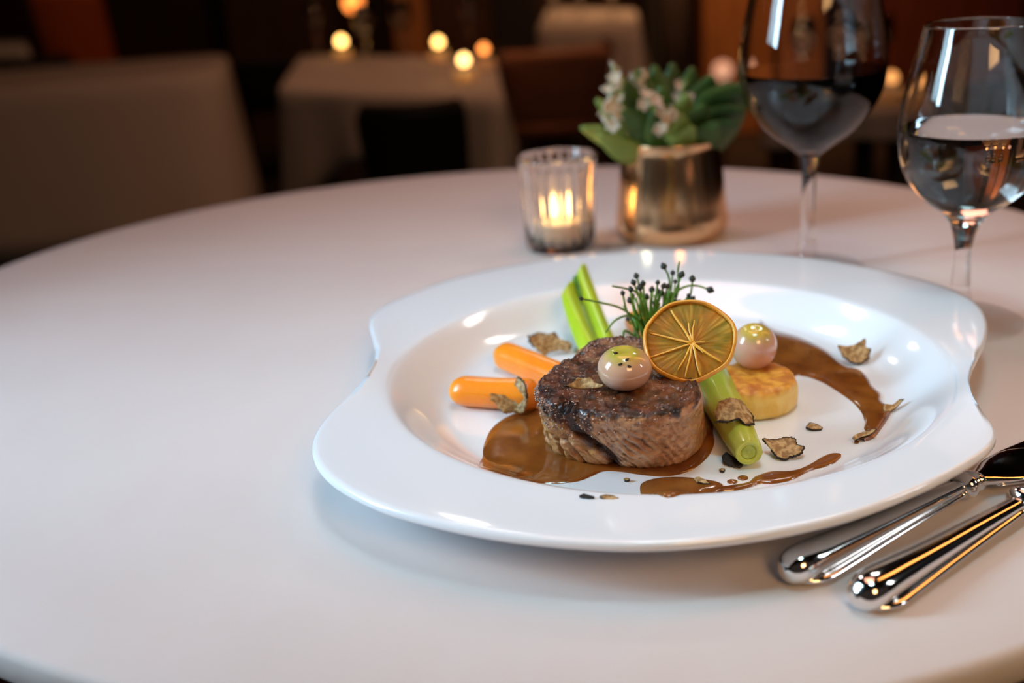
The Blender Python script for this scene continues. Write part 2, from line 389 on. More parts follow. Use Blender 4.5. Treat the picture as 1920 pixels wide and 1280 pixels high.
for q, z in ((.95, .7600), (.86, .7535), (.80, .7505), (.78, .7503), (.76, .7512), (.74, .7535), (.3, .7538), (.004, .7538)): pr(np.full(NP, q * RW), z)
v, f = rings(R_)
plate = mesh('dinner_plate', v, f, M['porcelain'], loc=(WC[0], WC[1], .75))
tag(plate, 'white glossy porcelain plate with wavy scalloped side rims holding the steak', 'plate')
def on_plate(u, v_, up=0.0):
    z = ZF
    for _ in range(12):
        p = P(u, v_, z + up); z = .5 * z + .5 * plate_z(p[0], p[1])
    p = P(u, v_, z + up); return p

# ---------------------------------------------------------------- sauce
def sauce_fan(name, outline, centre, th_=0.0011, parent=None, **kw):
    c = on_plate(*centre); pts = np.array([on_plate(*p) for p in outline])
    # resample smoothly
    m = len(pts); q = np.array([0.5 * (2 * pts[i % m] + (pts[(i + 1) % m] - pts[i - 1]) * t + (2 * pts[i - 1] - 5 * pts[i % m] + 4 * pts[(i + 1) % m] - pts[(i + 2) % m]) * t * t
                  + (3 * pts[i % m] - pts[i - 1] - 3 * pts[(i + 1) % m] + pts[(i + 2) % m]) * t ** 3) for i in range(m) for t in np.linspace(0, 1, 6, endpoint=False)])
    R = []
    for s in (1.0, .985, .96, .92, .85, .7, .5, .3, .1, .01):
        w = c + (q - c) * s
        d = np.linalg.norm(q - c, axis=1) * (1 - s)
        hgt = th_ * np.minimum(1, np.sqrt(np.clip(d / .004, 0, 1)))
        z = np.array([plate_z(x, y) for x, y in w[:, :2]]) + hgt + (0.00005 if s == 1 else .0001)
        R.append(np.c_[w[:, 0], w[:, 1], z])
    v, f = rings(R, True, False, True)
    area2 = np.sum(q[:, 0] * np.roll(q[:, 1], -1) - np.roll(q[:, 0], -1) * q[:, 1])
    if area2 < 0: f = [t[::-1] for t in f]
    return mesh(name, v, f, M['sauce'], parent, **kw)
def sauce_ribbon(left, right, th_=0.0011, k=8):
    L = smooth_prof([on_plate(*p)[:2] for p in left], k); Q = smooth_prof([on_plate(*p)[:2] for p in right], k)
    R = []
    for s in np.linspace(-1, 1, 15):
        w = (L * (1 - s) + Q * (1 + s)) / 2
        z = np.array([plate_z(x, y) for x, y in w]) + th_ * (1 - s ** 4) ** .5 + .0001
        R.append(np.c_[w, z])
    v, f = rings(R, False, False, False)
    return v, [t[::-1] for t in f]
pool = sauce_fan('sauce_pool', [(990, 768), (950, 782), (922, 803), (907, 835), (905, 856), (899, 868), (903, 879), (930, 891), (965, 900), (1010, 906), (1055, 906), (1085, 902), (1108, 893), (1130, 884),
                               (1160, 884), (1210, 891), (1250, 893), (1290, 884), (1318, 866), (1336, 842), (1338, 815), (1320, 770), (1200, 740), (1080, 740)], (1120, 820), loc=P(1120, 820, ZF))
tag(pool, 'large glossy brown sauce pool under the left front of the steak', 'sauce')
arcL = [(1425, 600), (1452, 618), (1500, 632), (1545, 654), (1580, 682), (1612, 694), (1628, 710), (1634, 722), (1650, 738), (1652, 752), (1672, 765), (1668, 780), (1658, 796), (1640, 820), (1622, 828)]
arcR = [(1425, 690), (1470, 706), (1505, 705), (1540, 716), (1572, 735), (1596, 752), (1608, 764), (1616, 775), (1620, 786), (1622, 793), (1620, 803), (1624, 812), (1616, 820), (1606, 826), (1602, 829)]
v, f = sauce_ribbon(arcL, arcR, .0014)
arc = mesh('sauce_arc', v, f, M['sauce'], loc=P(1560, 700, ZF)); tag(arc, 'curved brown sauce swoosh sweeping from the potato cake to the right of the plate', 'sauce')
stk = thing('sauce_streak', 'brown sauce streak of joined drops along the front of the plate', 'sauce', P(1260, 918, ZF))
sauce_fan('puddle', [(1200, 918), (1207, 904), (1240, 896), (1280, 895), (1318, 899), (1345, 904), (1356, 911), (1345, 919), (1315, 931), (1290, 939), (1245, 941), (1210, 937)], (1270, 918), .0013, stk)
tl = [(1310, 918), (1345, 915), (1375, 911), (1403, 906), (1416, 895), (1445, 885), (1480, 884), (1502, 880), (1522, 870), (1543, 857), (1560, 851), (1573, 852), (1577, 855)]
tr = [(1310, 935), (1345, 925), (1380, 920), (1408, 913), (1425, 907), (1450, 907), (1482, 901), (1508, 888), (1528, 880), (1545, 876), (1563, 869), (1574, 860), (1577, 857)]
v, f = sauce_ribbon(tl, tr, .0010); mesh('trail', v, f, M['sauce'], stk)
for i, (cu, cv, ru, rv, lb) in enumerate([(1373, 903, 10, 4.5, 'small sauce drop above the sauce streak, nearer the puddle'), (1393, 896, 10, 5, 'small sauce drop above the sauce streak, nearer the leek end'),
                                          (1606, 829, 5, 3, 'tiny sauce drop at the tail of the sauce swoosh')]):
    o = sauce_fan('sauce_drop', [(cu + ru * math.cos(x), cv + rv * math.sin(x)) for x in np.arange(10) * math.pi / 5], (cu, cv), .0008, loc=P(cu, cv, ZF)); tag(o, lb, 'sauce')

# ---------------------------------------------------------------- steak
c1x, c1y = P(1171, 690, ZF + .0434)[:2]
SC = np.array([0.045, 0.4535])
def top_z(y): return ZF + .0345 + np.clip((y - .395), 0, .12) * .030
tp = []
for u, v_ in [(997, 712), (1006, 694), (1045, 689), (1065, 674), (1090, 652), (1106, 633), (1140, 627), (1190, 627), (1240, 640), (1285, 672), (1310, 706), (1319, 735), (1296, 760), (1245, 780), (1185, 785), (1140, 780), (1080, 776), (1038, 762), (1003, 732)]:
    z = ZF + .03
    for _ in range(10): p = P(u, v_, z); z = top_z(p[1])
    tp.append(p[:2])
tp = np.array(tp) - SC
bpnts = np.array([P(u, v_, ZF)[:2] for u, v_ in [(1016, 775), (1020, 815), (1036, 848), (1080, 868), (1150, 878), (1220, 882), (1278, 873), (1312, 848), (1325, 815)]]) - SC
bpnts = np.vstack([bpnts, [(.030, .014), (.024, .034), (.008, .044), (-.008, .040), (-.018, .022), (-.028, .010)]])
def polar(q, n, sm=3):
    t = np.arctan2(q[:, 1], q[:, 0]); r = np.hypot(q[:, 0], q[:, 1]); k = np.argsort(t)
    g = -math.pi + np.arange(n) * 2 * math.pi / n; out = np.interp(g, t[k], r[k], period=2 * math.pi)
    kk = np.ones(9) / 9
    for _ in range(sm): out = np.convolve(np.r_[out[-4:], out, out[:4]], kk, 'valid')
    return g, out
NS = 440
g, rt = polar(tp, NS, 2); _, rb = polar(bpnts, NS, 2)
def sstep(a_, b_, x): t = min(1, max(0, (x - a_) / (b_ - a_))); return t * t * (3 - 2 * t)
V = []; CR = []; FT = []; GR = []; CH = []
side = np.linspace(0, 1, 74); topq = np.linspace(.985, .02, 52)
def lim_of(right, L): return (.94 if right > .5 else .70) + .09 * fbm((L, 3, 1), 110, 3)
for s in side:
    for i in range(NS):
        A = g[i]; r = rb[i] * (1 - s) + rt[i] * s + .0016 * math.sin(math.pi * s)
        zt = top_z(SC[1] + rt[i] * math.sin(A)); hgt = (zt - ZF)
        corner = max(0, (s - .84) / .16); r -= .0026 * corner ** 2.2
        if s < .08: r -= .0015 * (1 - s / .08) ** 2
        deg = math.degrees(A)
        ac = -119 + (1 - s) * 20 + 3 * math.sin(s * 7)            # cleft runs down and to the right
        cl = math.exp(-((deg - ac) / (3.2 + 1.6 * s)) ** 2)
        ds = -.0085 * cl * (0.35 + .65 * s)
        L = A * .036; p3 = (L, s * .024, 0)
        right = sstep(-112, -100, deg); leftw = (1 - right) * sstep(-215, -175, deg if deg < 60 else deg - 360)
        # strands right of the cleft
        ph = (L + .75 * s * .024) / .0023 + 0.85 * fbm((L, s * .02, 3), 110, 2)
        rid = abs((ph % 1.0) - .5) * 2
        w = right * (1 - sstep(-74, -52, deg)) * (1 - sstep(.74, .86, s))
        ds -= .0022 * w * (1 - rid) ** 1.5 * (.6 + .6 * fbm((L, s * .02, 9), 130, 2))
        # chunky flakes on the left
        d_, pt_ = noise.voronoi(Vector((L * 150 + .8 * s * 3.4, s * .024 * 95 - L * 40, 1.7)))
        edge = d_[1] - d_[0]
        ds -= .0017 * (1 - right) * (1 - sstep(0.0, .28, edge)) * (1 - sstep(.80, .92, s))
        ds += .0010 * (1 - right) * fbm((L, s * .024, 5), 160, 3)
        # pitted right flank
        pit = fbm((L * 1.0, s * .024 * 1.0, 21), 620, 2)
        ds -= .0009 * right * sstep(.25, .6, pit)
        ds += .0006 * fbm((L, s * .024, 8), 240, 4) + .0008 * fbm((L, s * .03, 12), 60, 2)
        if s > .5:
            bd = noise.voronoi(Vector((L * 620, s * .03 * 620, 4.4)))[0]; ds += .0009 * max(0, .45 - bd[0]) * sstep(lim_of(right, L) - .12, lim_of(right, L) + .02, s)
        GR.append(min(1, max(0, (-ds - .0009) / .0022)))  # cavity darkness by depth, put into the meat colour
        r += ds
        x, y = SC[0] + r * math.cos(A), SC[1] + r * math.sin(A)
        z = ZF + .0003 + hgt * (s - .035 * corner ** 2)
        lim = lim_of(right, L)
        c_ = sstep(lim - .05, lim + .07, s + .12 * fbm((L, s * .03, 14), 330, 3))
        c_ = max(c_, .75 * cl)  # crust colour also fills the cleft, painting its shade darker
        V.append((x, y, z)); CR.append(c_); CH.append(c_ * min(1, max(0, .55 + .9 * fbm((L, s * .03, 19), 200, 3))))
        FT.append(min(1, max(0, 1.6 * fbm((L, s * .03, 31), 95, 2) + .1)) * (1 - right) + .5 * sstep(.1, .5, fbm((L, s * .03, 33), 70, 2)) * right)
for q in topq:
    for i in range(NS):
        A = g[i]; zt = top_z(SC[1] + rt[i] * math.sin(A))
        r = (rt[i] - .0028) * q; deg = math.degrees(A)
        cl = math.exp(-((deg + 118) / 5.0) ** 2) * sstep(.45, 1.0, q)
        x, y = SC[0] + r * math.cos(A), SC[1] + r * math.sin(A)
        zz = top_z(y) * .5 + (zt * q + top_z(SC[1]) * (1 - q)) * .5
        edge = sstep(.65, 1.0, q)
        z = zz - .0009 * (1 - .0) * edge * 0 - .004 * cl + (.0006 + .0006 * edge) * fbm((x, y, 0), 150, 3) + .0010 * fbm((x, y, 4), 480, 4) * (0.55 + .45 * edge) - .0010 * sstep(.985, .9, q) * 0
        bd = noise.voronoi(Vector((x * 600, y * 600, 2.2)))[0]; z += .0011 * max(0, .45 - bd[0]) * (.35 + .65 * edge)
        V.append((x, y, z)); left = sstep(.055, .02, x); CH.append(min(1, max(0, sstep(.82, .98, q) * .6 + .9 * fbm((x, y, 17), 120, 3) + .3 * left - .22)))
        GR.append(0); CR.append(min(1, .74 + .30 * edge + .25 * left + .40 * fbm((x, y, 7), 140, 3))); FT.append(0)
nr = len(side) + len(topq); F = [tuple(range(NS - 1, -1, -1))]
for k in range(nr - 1):
    for i in range(NS):
        j = (i + 1) % NS; F.append((k * NS + i, k * NS + j, (k + 1) * NS + j, (k + 1) * NS + i))
F.append(tuple(range((nr - 1) * NS, nr * NS)))
steak = mesh('beef_steak', V, F, M['meat'], loc=(SC[0], SC[1], ZF)); set_attr(steak, 'crust', np.clip(CR, 0, 1)); set_attr(steak, 'fat', FT); set_attr(steak, 'groove', GR); set_attr(steak, 'char', CH)
tag(steak, 'thick seared beef fillet with dark crust in the middle of the plate', 'steak')

# glossy beads added to put glints on the crust
sv = np.array(V); rj = random.Random(11); parts_ = []; nV = len(side) * NS
for _ in range(900):
    if rj.random() < .62:
        k_ = int(len(side) * rj.uniform(.50, .99)); i_ = int(NS * ((math.radians(rj.gauss(-132, 26)) + math.pi) / (2 * math.pi))) % NS
    else:
        k_ = int(len(side) + len(topq) * abs(rj.gauss(0, .32))); i_ = rj.randrange(NS)
    if k_ >= len(side) + len(topq) - 2: continue
    if k_ < len(side) * .74 and rj.random() < .6: continue
    p_ = sv[k_ * NS + i_]; r_ = rj.uniform(.00025, .00062)
    if (p_[0] - c1x) ** 2 + (p_[1] - c1y) ** 2 < .0105 ** 2: continue
    A_ = np.arange(7) * 2 * math.pi / 7; ax1 = rj.uniform(.8, 1.5)
    parts_.append(rings([np.c_[p_[0] + r_ * ax1 * math.cos(t) * np.cos(A_), p_[1] + r_ * math.cos(t) * np.sin(A_), np.full(7, p_[2] + r_ * .8 * math.sin(t))] for t in (-1.3, -.7, 0, .7, 1.3)]))
o = mesh('glint_beads', *merge(*parts_), M['juice'], steak); o['kind'] = 'stuff'

# ---------------------------------------------------------------- carrots
def carrot(label, u0, v0, u1, v1, r0, r1, lift=0.0):
    p0 = on_plate(u0, v0, r0); p1 = on_plate(u1, v1, r1); ax = p1 - p0; L = np.linalg.norm(ax)
    ts = np.r_[np.linspace(0, .12, 9) ** 1.0, np.linspace(.15, .9, 22), np.linspace(.92, 1, 6)]
    rad = []
    for t in ts:
        r = r0 + (r1 - r0) * t
        d = t * L; e = min(1, d / (r * 1.25)); r2 = r * math.sqrt(max(.02, 1 - (1 - e) ** 2.2))
        d = (1 - t) * L; e = min(1, d / (r * .8)); r2 *= math.sqrt(max(.02, 1 - (1 - e) ** 2)); rad.append(r2)
    v, f = tube([p0 + ax * t for t in ts], rad, 36)
    v = np.asarray(v); c0 = np.repeat(np.array([p0 + ax * t for t in ts]), 36, axis=0)
    for i in range(len(v)):
        d = v[i] - c0[i]; an = math.atan2(d[2], d[0]); v[i] = c0[i] + d * (1 + .028 * math.cos(5 * an) + .03 * fbm(v[i], 90, 2))
    o = mesh('carrot', v, f, M['carrot'], loc=p0); set_attr(o, 'tip', np.repeat([max(0, 1 - t * 7) for t in ts], 36)); tag(o, label, 'carrot', 'glazed carrots'); return p0, p1
carrot('glazed orange carrot lying flat, foremost, pointing left from the steak', 843, 732, 1012, 742, .0071, .0078)
carrot('glazed orange carrot lying slantwise behind the foremost carrot', 934, 662, 1065, 715, .0072, .0075)
carrot('orange carrot tip peeking out behind the steak under the chive tuft', 1182, 596, 1252, 636, .0062, .0066)

# ---------------------------------------------------------------- leeks
fr = on_plate(1404, 848, .0074); bk = on_plate(1296, 640, .0092)
lk = thing('leek', 'cooked pale green leek stalk with cut end lying between steak and potato cake', 'leek', fr)
ax = bk - fr; T = np.linspace(0, 1, 40)
ra = [.0058 + .0032 * math.sin(min(1, t * 1.6) * math.pi / 2) for t in T]
ra[0] = .0055
v, f = rings([*np.split(tube([fr + ax * t for t in T], ra, 48)[0], 40)], True, False, True)
v = np.asarray(v)
ctr = np.repeat(np.array([fr + ax * t for t in T]), 48, axis=0)
for i in range(len(v)):
    d = v[i] - ctr[i]; an = math.atan2(d[2], d[0]); v[i] = ctr[i] + d * (1 + .012 * math.cos(9 * an) + .02 * math.cos(3 * an + 1))
o = mesh('outer_layer', v, f, M['leek'], lk)
set_attr(o, 'green', np.repeat(np.clip((T - .18) / .45, 0, 1), 48) * .9)
axn = unit(ax); sd = unit(np.cross(axn, (0, 0, 1))); upn = np.cross(sd, axn); an = np.arange(48) * 2 * math.pi / 48
def lring(r, d): return fr + axn * d + r * (np.outer(np.cos(an), sd) + np.outer(np.sin(an), upn))
v, f = rings([lring(.0055, 0), lring(.0051, -.0004), lring(.0034, -.0003), lring(.0031, .0004)], True, False, False); o = mesh('cut_ring', v, [t[::-1] for t in f], M['leek'], lk)
set_attr(o, 'green', np.zeros(len(v)))
v, f = rings([lring(.0032, .0006), lring(.0029, .0001), lring(.0020, -.0001), lring(.0010, .0004), lring(.0002, -.0004)], True, False, True); mesh('core', v, [t[::-1] for t in f], M['leek_core'], lk, label='greener inner core showing in the cut end')

lp = on_plate(1125, 650, .004)
lk2 = thing('leek', 'bright green halved leek with slanted tips standing behind the steak', 'leek', lp)
def leaf_strip(name, leftp, rightp, zs, mt, belly=.0035, thick=.0016):
    L = smooth_prof([P(u, v_, z) for (u, v_), z in zip(leftp, zs)], 8); Q = smooth_prof([P(u, v_, z) for (u, v_), z in zip(rightp, zs)], 8)
    fwd = []
    nrm = unit(np.cross(Q[len(Q) // 2] - L[len(L) // 2], L[-1] - L[0]))
    if nrm[1] > 0: nrm = -nrm
    R = []
    for s in np.linspace(-1, 1, 13): R.append((L * (1 - s) + Q * (1 + s)) / 2 + nrm * belly * (1 - s * s))
    B = [r - nrm * thick for r in R][::-1]
    R = [np.vstack([r]) for r in R + B]
    nL = len(L); V = np.vstack(R); F = []
    for k in range(len(R)):
        k2 = (k + 1) % len(R)
        for i in range(nL - 1): F.append((k * nL + i, k * nL + i + 1, k2 * nL + i + 1, k2 * nL + i))
    F.append(tuple(k * nL for k in range(len(R)))); F.append(tuple(k * nL + nL - 1 for k in range(len(R) - 1, -1, -1)))
    return mesh(name, V, F, mt, lk2)
leaf_strip('leaf_layer', [(1082, 512), (1084, 540), (1098, 590), (1120, 650)], [(1100, 497), (1112, 530), (1134, 590), (1160, 650)], [.783, .778, .770, .762], M['leek_leaf'])
leaf_strip('leaf_layer', [(1053, 552), (1057, 572), (1072, 620), (1088, 658)], [(1078, 526), (1086, 560), (1108, 620), (1128, 660)], [.779, .775, .767, .761], M['leek_leaf'])
leaf_strip('heart', [(1072, 532), (1080, 560), (1090, 584)], [(1090, 526), (1097, 560), (1097, 584)], [.7775, .773, .767], M['leek_dark'], .0062, .001)

# ---------------------------------------------------------------- potato cake and onions
PC = P(1424, 790, ZF); PCc = np.array([PC[0] + .001, PC[1] + .0198]); PR = .0202; PH = .0135
NQ = 160; an = np.arange(NQ) * 2 * math.pi / NQ; Rg = []; BR = []
prof = [(.90, .0003), (.97, .001), (1.0, .003), (1.015, .006), (1.0, .010), (.975, .0122), (.93, .0133)] + [(q, .0136) for q in (.86, .7, .55, .4, .25, .1, .02)]
for q, h in prof:
    w = []
    for x in an:
        px, py = PCc[0] + PR * q * math.cos(x), PCc[1] + PR * q * math.sin(x)
        nn = fbm((px, py, h), 210, 4); k = 1 + .025 * nn if q > .5 else 1
        w.append((PCc[0] + PR * q * k * math.cos(x), PCc[1] + PR * q * k * math.sin(x), ZF + h + (.0009 * nn if h > .012 else 0)))
        BR.append(min(1, max(0, (h - .0108) / .0022 + .5 * fbm((px, py, 3), 260, 3))) if h > .009 else (0.5 if h < .001 else 0))
    Rg.append(np.array(w))
v, f = rings(Rg); cake = mesh('potato_cake', v, f, M['potato'], loc=(PCc[0], PCc[1], ZF)); set_attr(cake, 'brown', BR)
tag(cake, 'small round golden potato cake with browned top right of the leek', 'potato cake')

def onion(label, c, rx, rz, mt, tilt=0.0, dimple=.25):
    R = []; A = np.arange(64) * 2 * math.pi / 64; TP = []
    for ph in np.linspace(-math.pi / 2 + .04, math.pi / 2 - .04, 44):
        r = rx * math.cos(ph) ** .92; z = rz * math.sin(ph)
        z -= dimple * rz * math.exp(-(r / (rx * .28)) ** 2) if ph > 0 else 0
        ring = np.c_[r * np.cos(A), r * np.sin(A), np.full(64, z)]
        ct_, st_ = math.cos(tilt), math.sin(tilt)
        ring = np.c_[ring[:, 0], ring[:, 1] * ct_ - ring[:, 2] * st_, ring[:, 1] * st_ + ring[:, 2] * ct_]
        R.append(ring + c); TP += [sstep(.52, 1.0, math.sin(ph) + .16 * fbm((x, y, 2), 110, 2)) if ph > 0 else 0 for x, y in ring[:, :2]]
    v, f = rings(R); o = mesh('pearl_onion', v, f, mt, loc=c - np.array([0, 0, rz])); set_attr(o, 'top', TP); tag(o, label, 'onion', 'glazed pearl onions'); return o
z1 = ZF + .0356
c1 = P(1171, 690, z1 + .0078); onion('pale glazed pearl onion with dark flakes sitting on top of the steak', c1, .0109, .0086, M['onion'], tilt=math.radians(6), dimple=.10)
c2 = P(1414, 649, ZF + PH + .0098); onion('pinkish glazed pearl onion perched on the potato cake', c2, .0104, .0107, M['onion_b'], tilt=math.radians(14), dimple=.06)
for i, (u, v_, rot, ln) in enumerate([(1154, 662, -.45, 8), (1176, 674, .5, 7), (1163, 683, .35, 7), (1180, 687, -.4, 7)]):
    # flakes lie on the upper face of the onion
    best = None; d = unit(FW + RT * (u - 960) / FPX - UP * (v_ - 640) / FPX)
    S = np.array([1 / .0109, 1 / .0109, 1 / .0086]); oo = (EYE - c1) * S; dd = d * S
    A_, B_, C_ = dd @ dd, 2 * oo @ dd, oo @ oo - 1; disc = B_ * B_ - 4 * A_ * C_
    t = (-B_ - math.sqrt(max(disc, 0))) / (2 * A_); hit = EYE + d * t; nn = unit((hit - c1) * S * S)
    e1 = unit(RT - nn * (RT @ nn)); e2 = np.cross(nn, e1); e1, e2 = e1 * math.cos(rot) + e2 * math.sin(rot), -e1 * math.sin(rot) + e2 * math.cos(rot)
    hit = hit - nn * .0001
    loop = np.array([hit + e1 * .00022 * ln * .55 * math.cos(x) * (1 + .2 * math.sin(3 * x)) + e2 * .00022 * 2.2 * math.sin(x) for x in np.arange(14) * 2 * math.pi / 14])
    v, f = rings([loop, loop + nn * .0004, hit + (loop - hit) * .5 + nn * .0006]); o = mesh('pepper_flake', v, f, M['fleck'], loc=hit)
    tag(o, ['dark pepper flake near the upper left of the onion on the steak', 'dark pepper flake right of the dimple of the onion on the steak', 'dark pepper flake in the middle of the onion on the steak', 'lowest dark pepper flake on the right of the onion on the steak'][i], 'pepper flake', 'pepper flakes on the onion')

# ---------------------------------------------------------------- dried citrus slice
CRr = .0190
cz = np.array(P(1292, 637, ZF + .0480)); el = math.radians(46)
cn = unit(np.array([-.10 * math.cos(el), -math.cos(el), math.sin(el)])); ce1 = unit(RT - cn * (RT @ cn)); ce2 = np.cross(cn, ce1)
if ce2[2] < 0: ce2 = -ce2
cs = thing('citrus_slice', 'dried orange citrus wheel leaning between the two pearl onions', 'citrus slice', cz)
NC = 180; an = np.arange(NC) * 2 * math.pi / NC
wob = np.array([1 + .022 * math.sin(2 * x + .6) + .016 * math.sin(3 * x + 2) + .012 * math.sin(7 * x) for x in an])
bend = np.array([.0010 * math.sin(2 * x + 1.0) + .0005 * math.sin(5 * x) for x in an])
def cring(rr, h, w=1.0): return cz + np.outer(np.cos(an) * rr * (1 + (wob - 1) * w), ce1) + np.outer(np.sin(an) * rr * (1 + (wob - 1) * w), ce2) + np.outer(h + bend * (rr / CRr) ** 2, cn)
v, f = rings([cring(CRr * .918, -.0012), cring(CRr * .924, .0006), cring(CRr * .940, .0013), cring(CRr * .965, .0011), cring(CRr, .0003), cring(CRr * 1.0, -.0008), cring(CRr * .96, -.0016), cring(CRr * .93, -.0016), cring(CRr * .918, -.0012)], True, False, False)
mesh('rind', v, f, M['rind'], cs)
cu, cv_ = 1298, 644
hub = ray_plane(cu, cv_, cz, cn); hx, hy = (hub - cz) @ ce1, (hub - cz) @ ce2
prs = [.98, .9, .8, .7, .6, .5, .4, .3, .2, .1, .02]; Rg = []
for q in prs:
    base = np.outer(np.cos(an) * CRr * .95 * wob, ce1) + np.outer(np.sin(an) * CRr * .95 * wob, ce2)
    pts = cz + (hub - cz) * (1 - q) + base * q
    hgt = [(.00006 * math.sin(46 * x + 3 * math.sin(9 * x)) + .0003 * fbm((math.cos(x) * 3, math.sin(x) * 3, q * 1.5), 2.4, 3)) * (0.3 + q) * .9 - .0004 for x in an]
    Rg.append(pts + np.outer(np.array(hgt) + bend * q * q, cn))
v, f = rings([r - cn * .0012 for r in Rg[::-1]][-1:] + Rg, True, True, True); o = mesh('pulp', v, f, M['pulp'], cs)
set_attr(o, 'fibre', [min(1, max(0, 1.9 * noise.noise(Vector((math.cos(x) * 13, math.sin(x) * 13, q * 2.2))) - .12)) * .6 for q in [prs[0]] + prs for x in an])
for k, (eu, ev, w) in enumerate([(1262, 588, .00055), (1291, 606, .0004), (1302, 600, .0004), (1226, 627, .0005), (1226, 668, .0004), (1273, 690, .0004), (1286, 702, .00045), (1312, 700, .0005), (1348, 676, .00055), (1322, 640, .0003), (1318, 662, .0003)]):
    e = ray_plane(eu, ev, cz, cn); pts = [hub + (e - hub) * t * (1.10 if k in (0, 3, 4, 5, 6, 7, 8) else 1.0) + ce1 * .0006 * math.sin(5 * t + k) * (t * (1 - t)) * 2 + cn * .0004 for t in np.linspace(0, 1, 12)]
    v, f = tube(pts, [w * (1.1 - .4 * t) for t in np.linspace(0, 1, 12)], 8, .8, cn); mesh('membrane', v, f, M['membrane'], cs)
v, f = rings([hub + .0014 * (1 + .2 * math.sin(3 * 1)) * (np.outer(np.cos(an), ce1) + np.outer(np.sin(an), ce2)) + cn * h0 for h0 in (-.0006,)] + [hub + r0 * (np.outer(np.cos(an), ce1) + np.outer(np.sin(an), ce2)) + cn * h0 for r0, h0 in ((.0013, .0005), (.0009, .0008), (.0005, .0003), (.0001, .0002))]); mesh('core', v, f, M['membrane'], cs)

# ---------------------------------------------------------------- truffle slices
def truffle(label, cu, cv, outline, z, n, curl=0.0, curl_ax=0.0, thick=.0008, rind=(0, 1), flesh=None, group='truffle shavings', jag=.09, seed=0):
    """outline: points (du, dv) around (cu, cv) in the photograph, laid on the slice's own plane"""
    c = P(cu, cv, z); n = unit(n)
    e1 = unit(RT - n * (RT @ n)); e2 = np.cross(n, e1)
    q = np.array([ray_plane(cu + a_, cv + b_, c, n) for a_, b_ in outline]); q = np.c_[(q - c) @ e1, (q - c) @ e2]
    if np.sum(q[:, 0] * np.roll(q[:, 1], -1) - np.roll(q[:, 0], -1) * q[:, 1]) < 0: q = q[::-1]
    m = len(q); kk = 10; pts = []
    for i in range(m):
        for t in np.arange(kk) / kk: pts.append(q[i] * (1 - t) + q[(i + 1) % m] * t)
    pts = np.array(pts); pts = (np.roll(pts, 1, 0) + pts * 2 + np.roll(pts, -1, 0)) / 4
    N = len(pts); R0 = np.abs(pts).max()
    pts = np.array([p * (1 + jag * noise.noise(Vector((p[0] * 1600, p[1] * 1600, seed * 7.3))) + jag * .6 * noise.noise(Vector((p[0] * 4000, p[1] * 4000, seed)))) for p in pts])
    ca, sa = math.cos(curl_ax), math.sin(curl_ax)
    def lift(p): d = (p[:, 0] * ca + p[:, 1] * sa); return curl * d * d / R0 + R0 * .10 * np.array([noise.noise(Vector((x * 150, y * 150, seed))) for x, y in p])
    def w(p, h): return c + np.outer(p[:, 0], e1) + np.outer(p[:, 1], e2) + np.outer(lift(p) + h, n)
    tops = [w(pts * s, thick / 2) for s in (.97, .8, .6, .4, .2, .02)]
    bots = [w(pts * s, -thick / 2) for s in (.02, .4, .8, .97)]
    v, f = rings(bots + tops); o = mesh('truffle_shaving', v, f, flesh or M['truffle'], loc=c); tag(o, label, 'truffle shaving', group)
    a0 = int(rind[0] * N); a1 = int(rind[1] * N); idx = [(i % N) for i in range(a0, a1 + 1)]
    if len(idx) > 3:
        pr_ = pts[idx]; full = (rind[1] - rind[0]) >= 1
        rr = [w(pr_ * .955, thick * .62), w(pr_ * 1.0, thick * .75), w(pr_ * 1.045, 0 * thick), w(pr_ * 1.0, -thick * .75), w(pr_ * .955, -thick * .62), w(pr_ * .955, thick * .62)]
        v, f = rings(rr, full, False, False); mesh('rind', v, f, M['truffle_rind'], o)
    return o
zs = lambda u, v_, up: on_plate(u, v_, up)[2]
truffle('brown truffle shaving with frayed right end between rear carrot and leek', 1030, 643, [(-40, -10), (-20, -20), (0, -16), (10, -21), (18, -8), (38, 0), (44, 8), (38, 17), (18, 14), (0, 18), (-8, 26), (-24, 16), (-36, 4)], ZF + .006, (.15, -.75, .65), curl=.25, curl_ax=.4, rind=(.62, 1.05), seed=1)
truffle('curled truffle shaving leaning on the foremost carrot', 957, 742, [(-36, -4), (-24, -2), (-12, 10), (2, 2), (8, -22), (14, -34), (24, -30), (33, -12), (34, 14), (26, 34), (8, 32), (-10, 36), (-26, 18), (-33, 12)], ZF + .0095, (-.15, -.85, .5), curl=.5, curl_ax=.3, rind=(.38, .62), seed=2)
truffle('light truffle shaving lying on the steak crust left of the onion', 1095, 720, [(-36, 8), (-22, -2), (-14, -12), (2, -10), (12, -12), (20, 0), (38, 6), (34, 10), (10, 9), (-15, 9)], ZF + .0375, (0, -.7, .72), curl=.35, rind=(.72, .95), seed=3)
truffle('truffle shaving draped across the front leek stalk', 1380, 769, [(-38, -4), (-30, -20), (-10, -24), (12, -18), (28, -8), (34, 6), (36, 22), (18, 26), (6, 16), (-14, 20), (-32, 12)], ZF + .0188, (.25, -.45, .86), curl=-.35, curl_ax=.2, rind=(.0, .5), seed=4)
truffle('brown truffle shaving flat on the plate right of the leek end', 1467, 842, [(-38, -16), (-16, -16), (4, -22), (24, -18), (26, -6), (40, 2), (34, 14), (14, 16), (4, 20), (-10, 16), (-22, 4)], ZF + .0028, (.05, -.35, .93), curl=.2, rind=(.0, .95), seed=5)
truffle('lone truffle shaving with notched top at the right beyond the sauce swoosh', 1598, 661, [(-30, -14), (-12, -12), (6, -16), (22, -24), (24, -8), (32, -4), (28, 14), (14, 22), (-4, 20), (-20, 10)], ZF + .0052, (.1, -.7, .7), curl=.3, curl_ax=.6, rind=(.0, .42), seed=6)
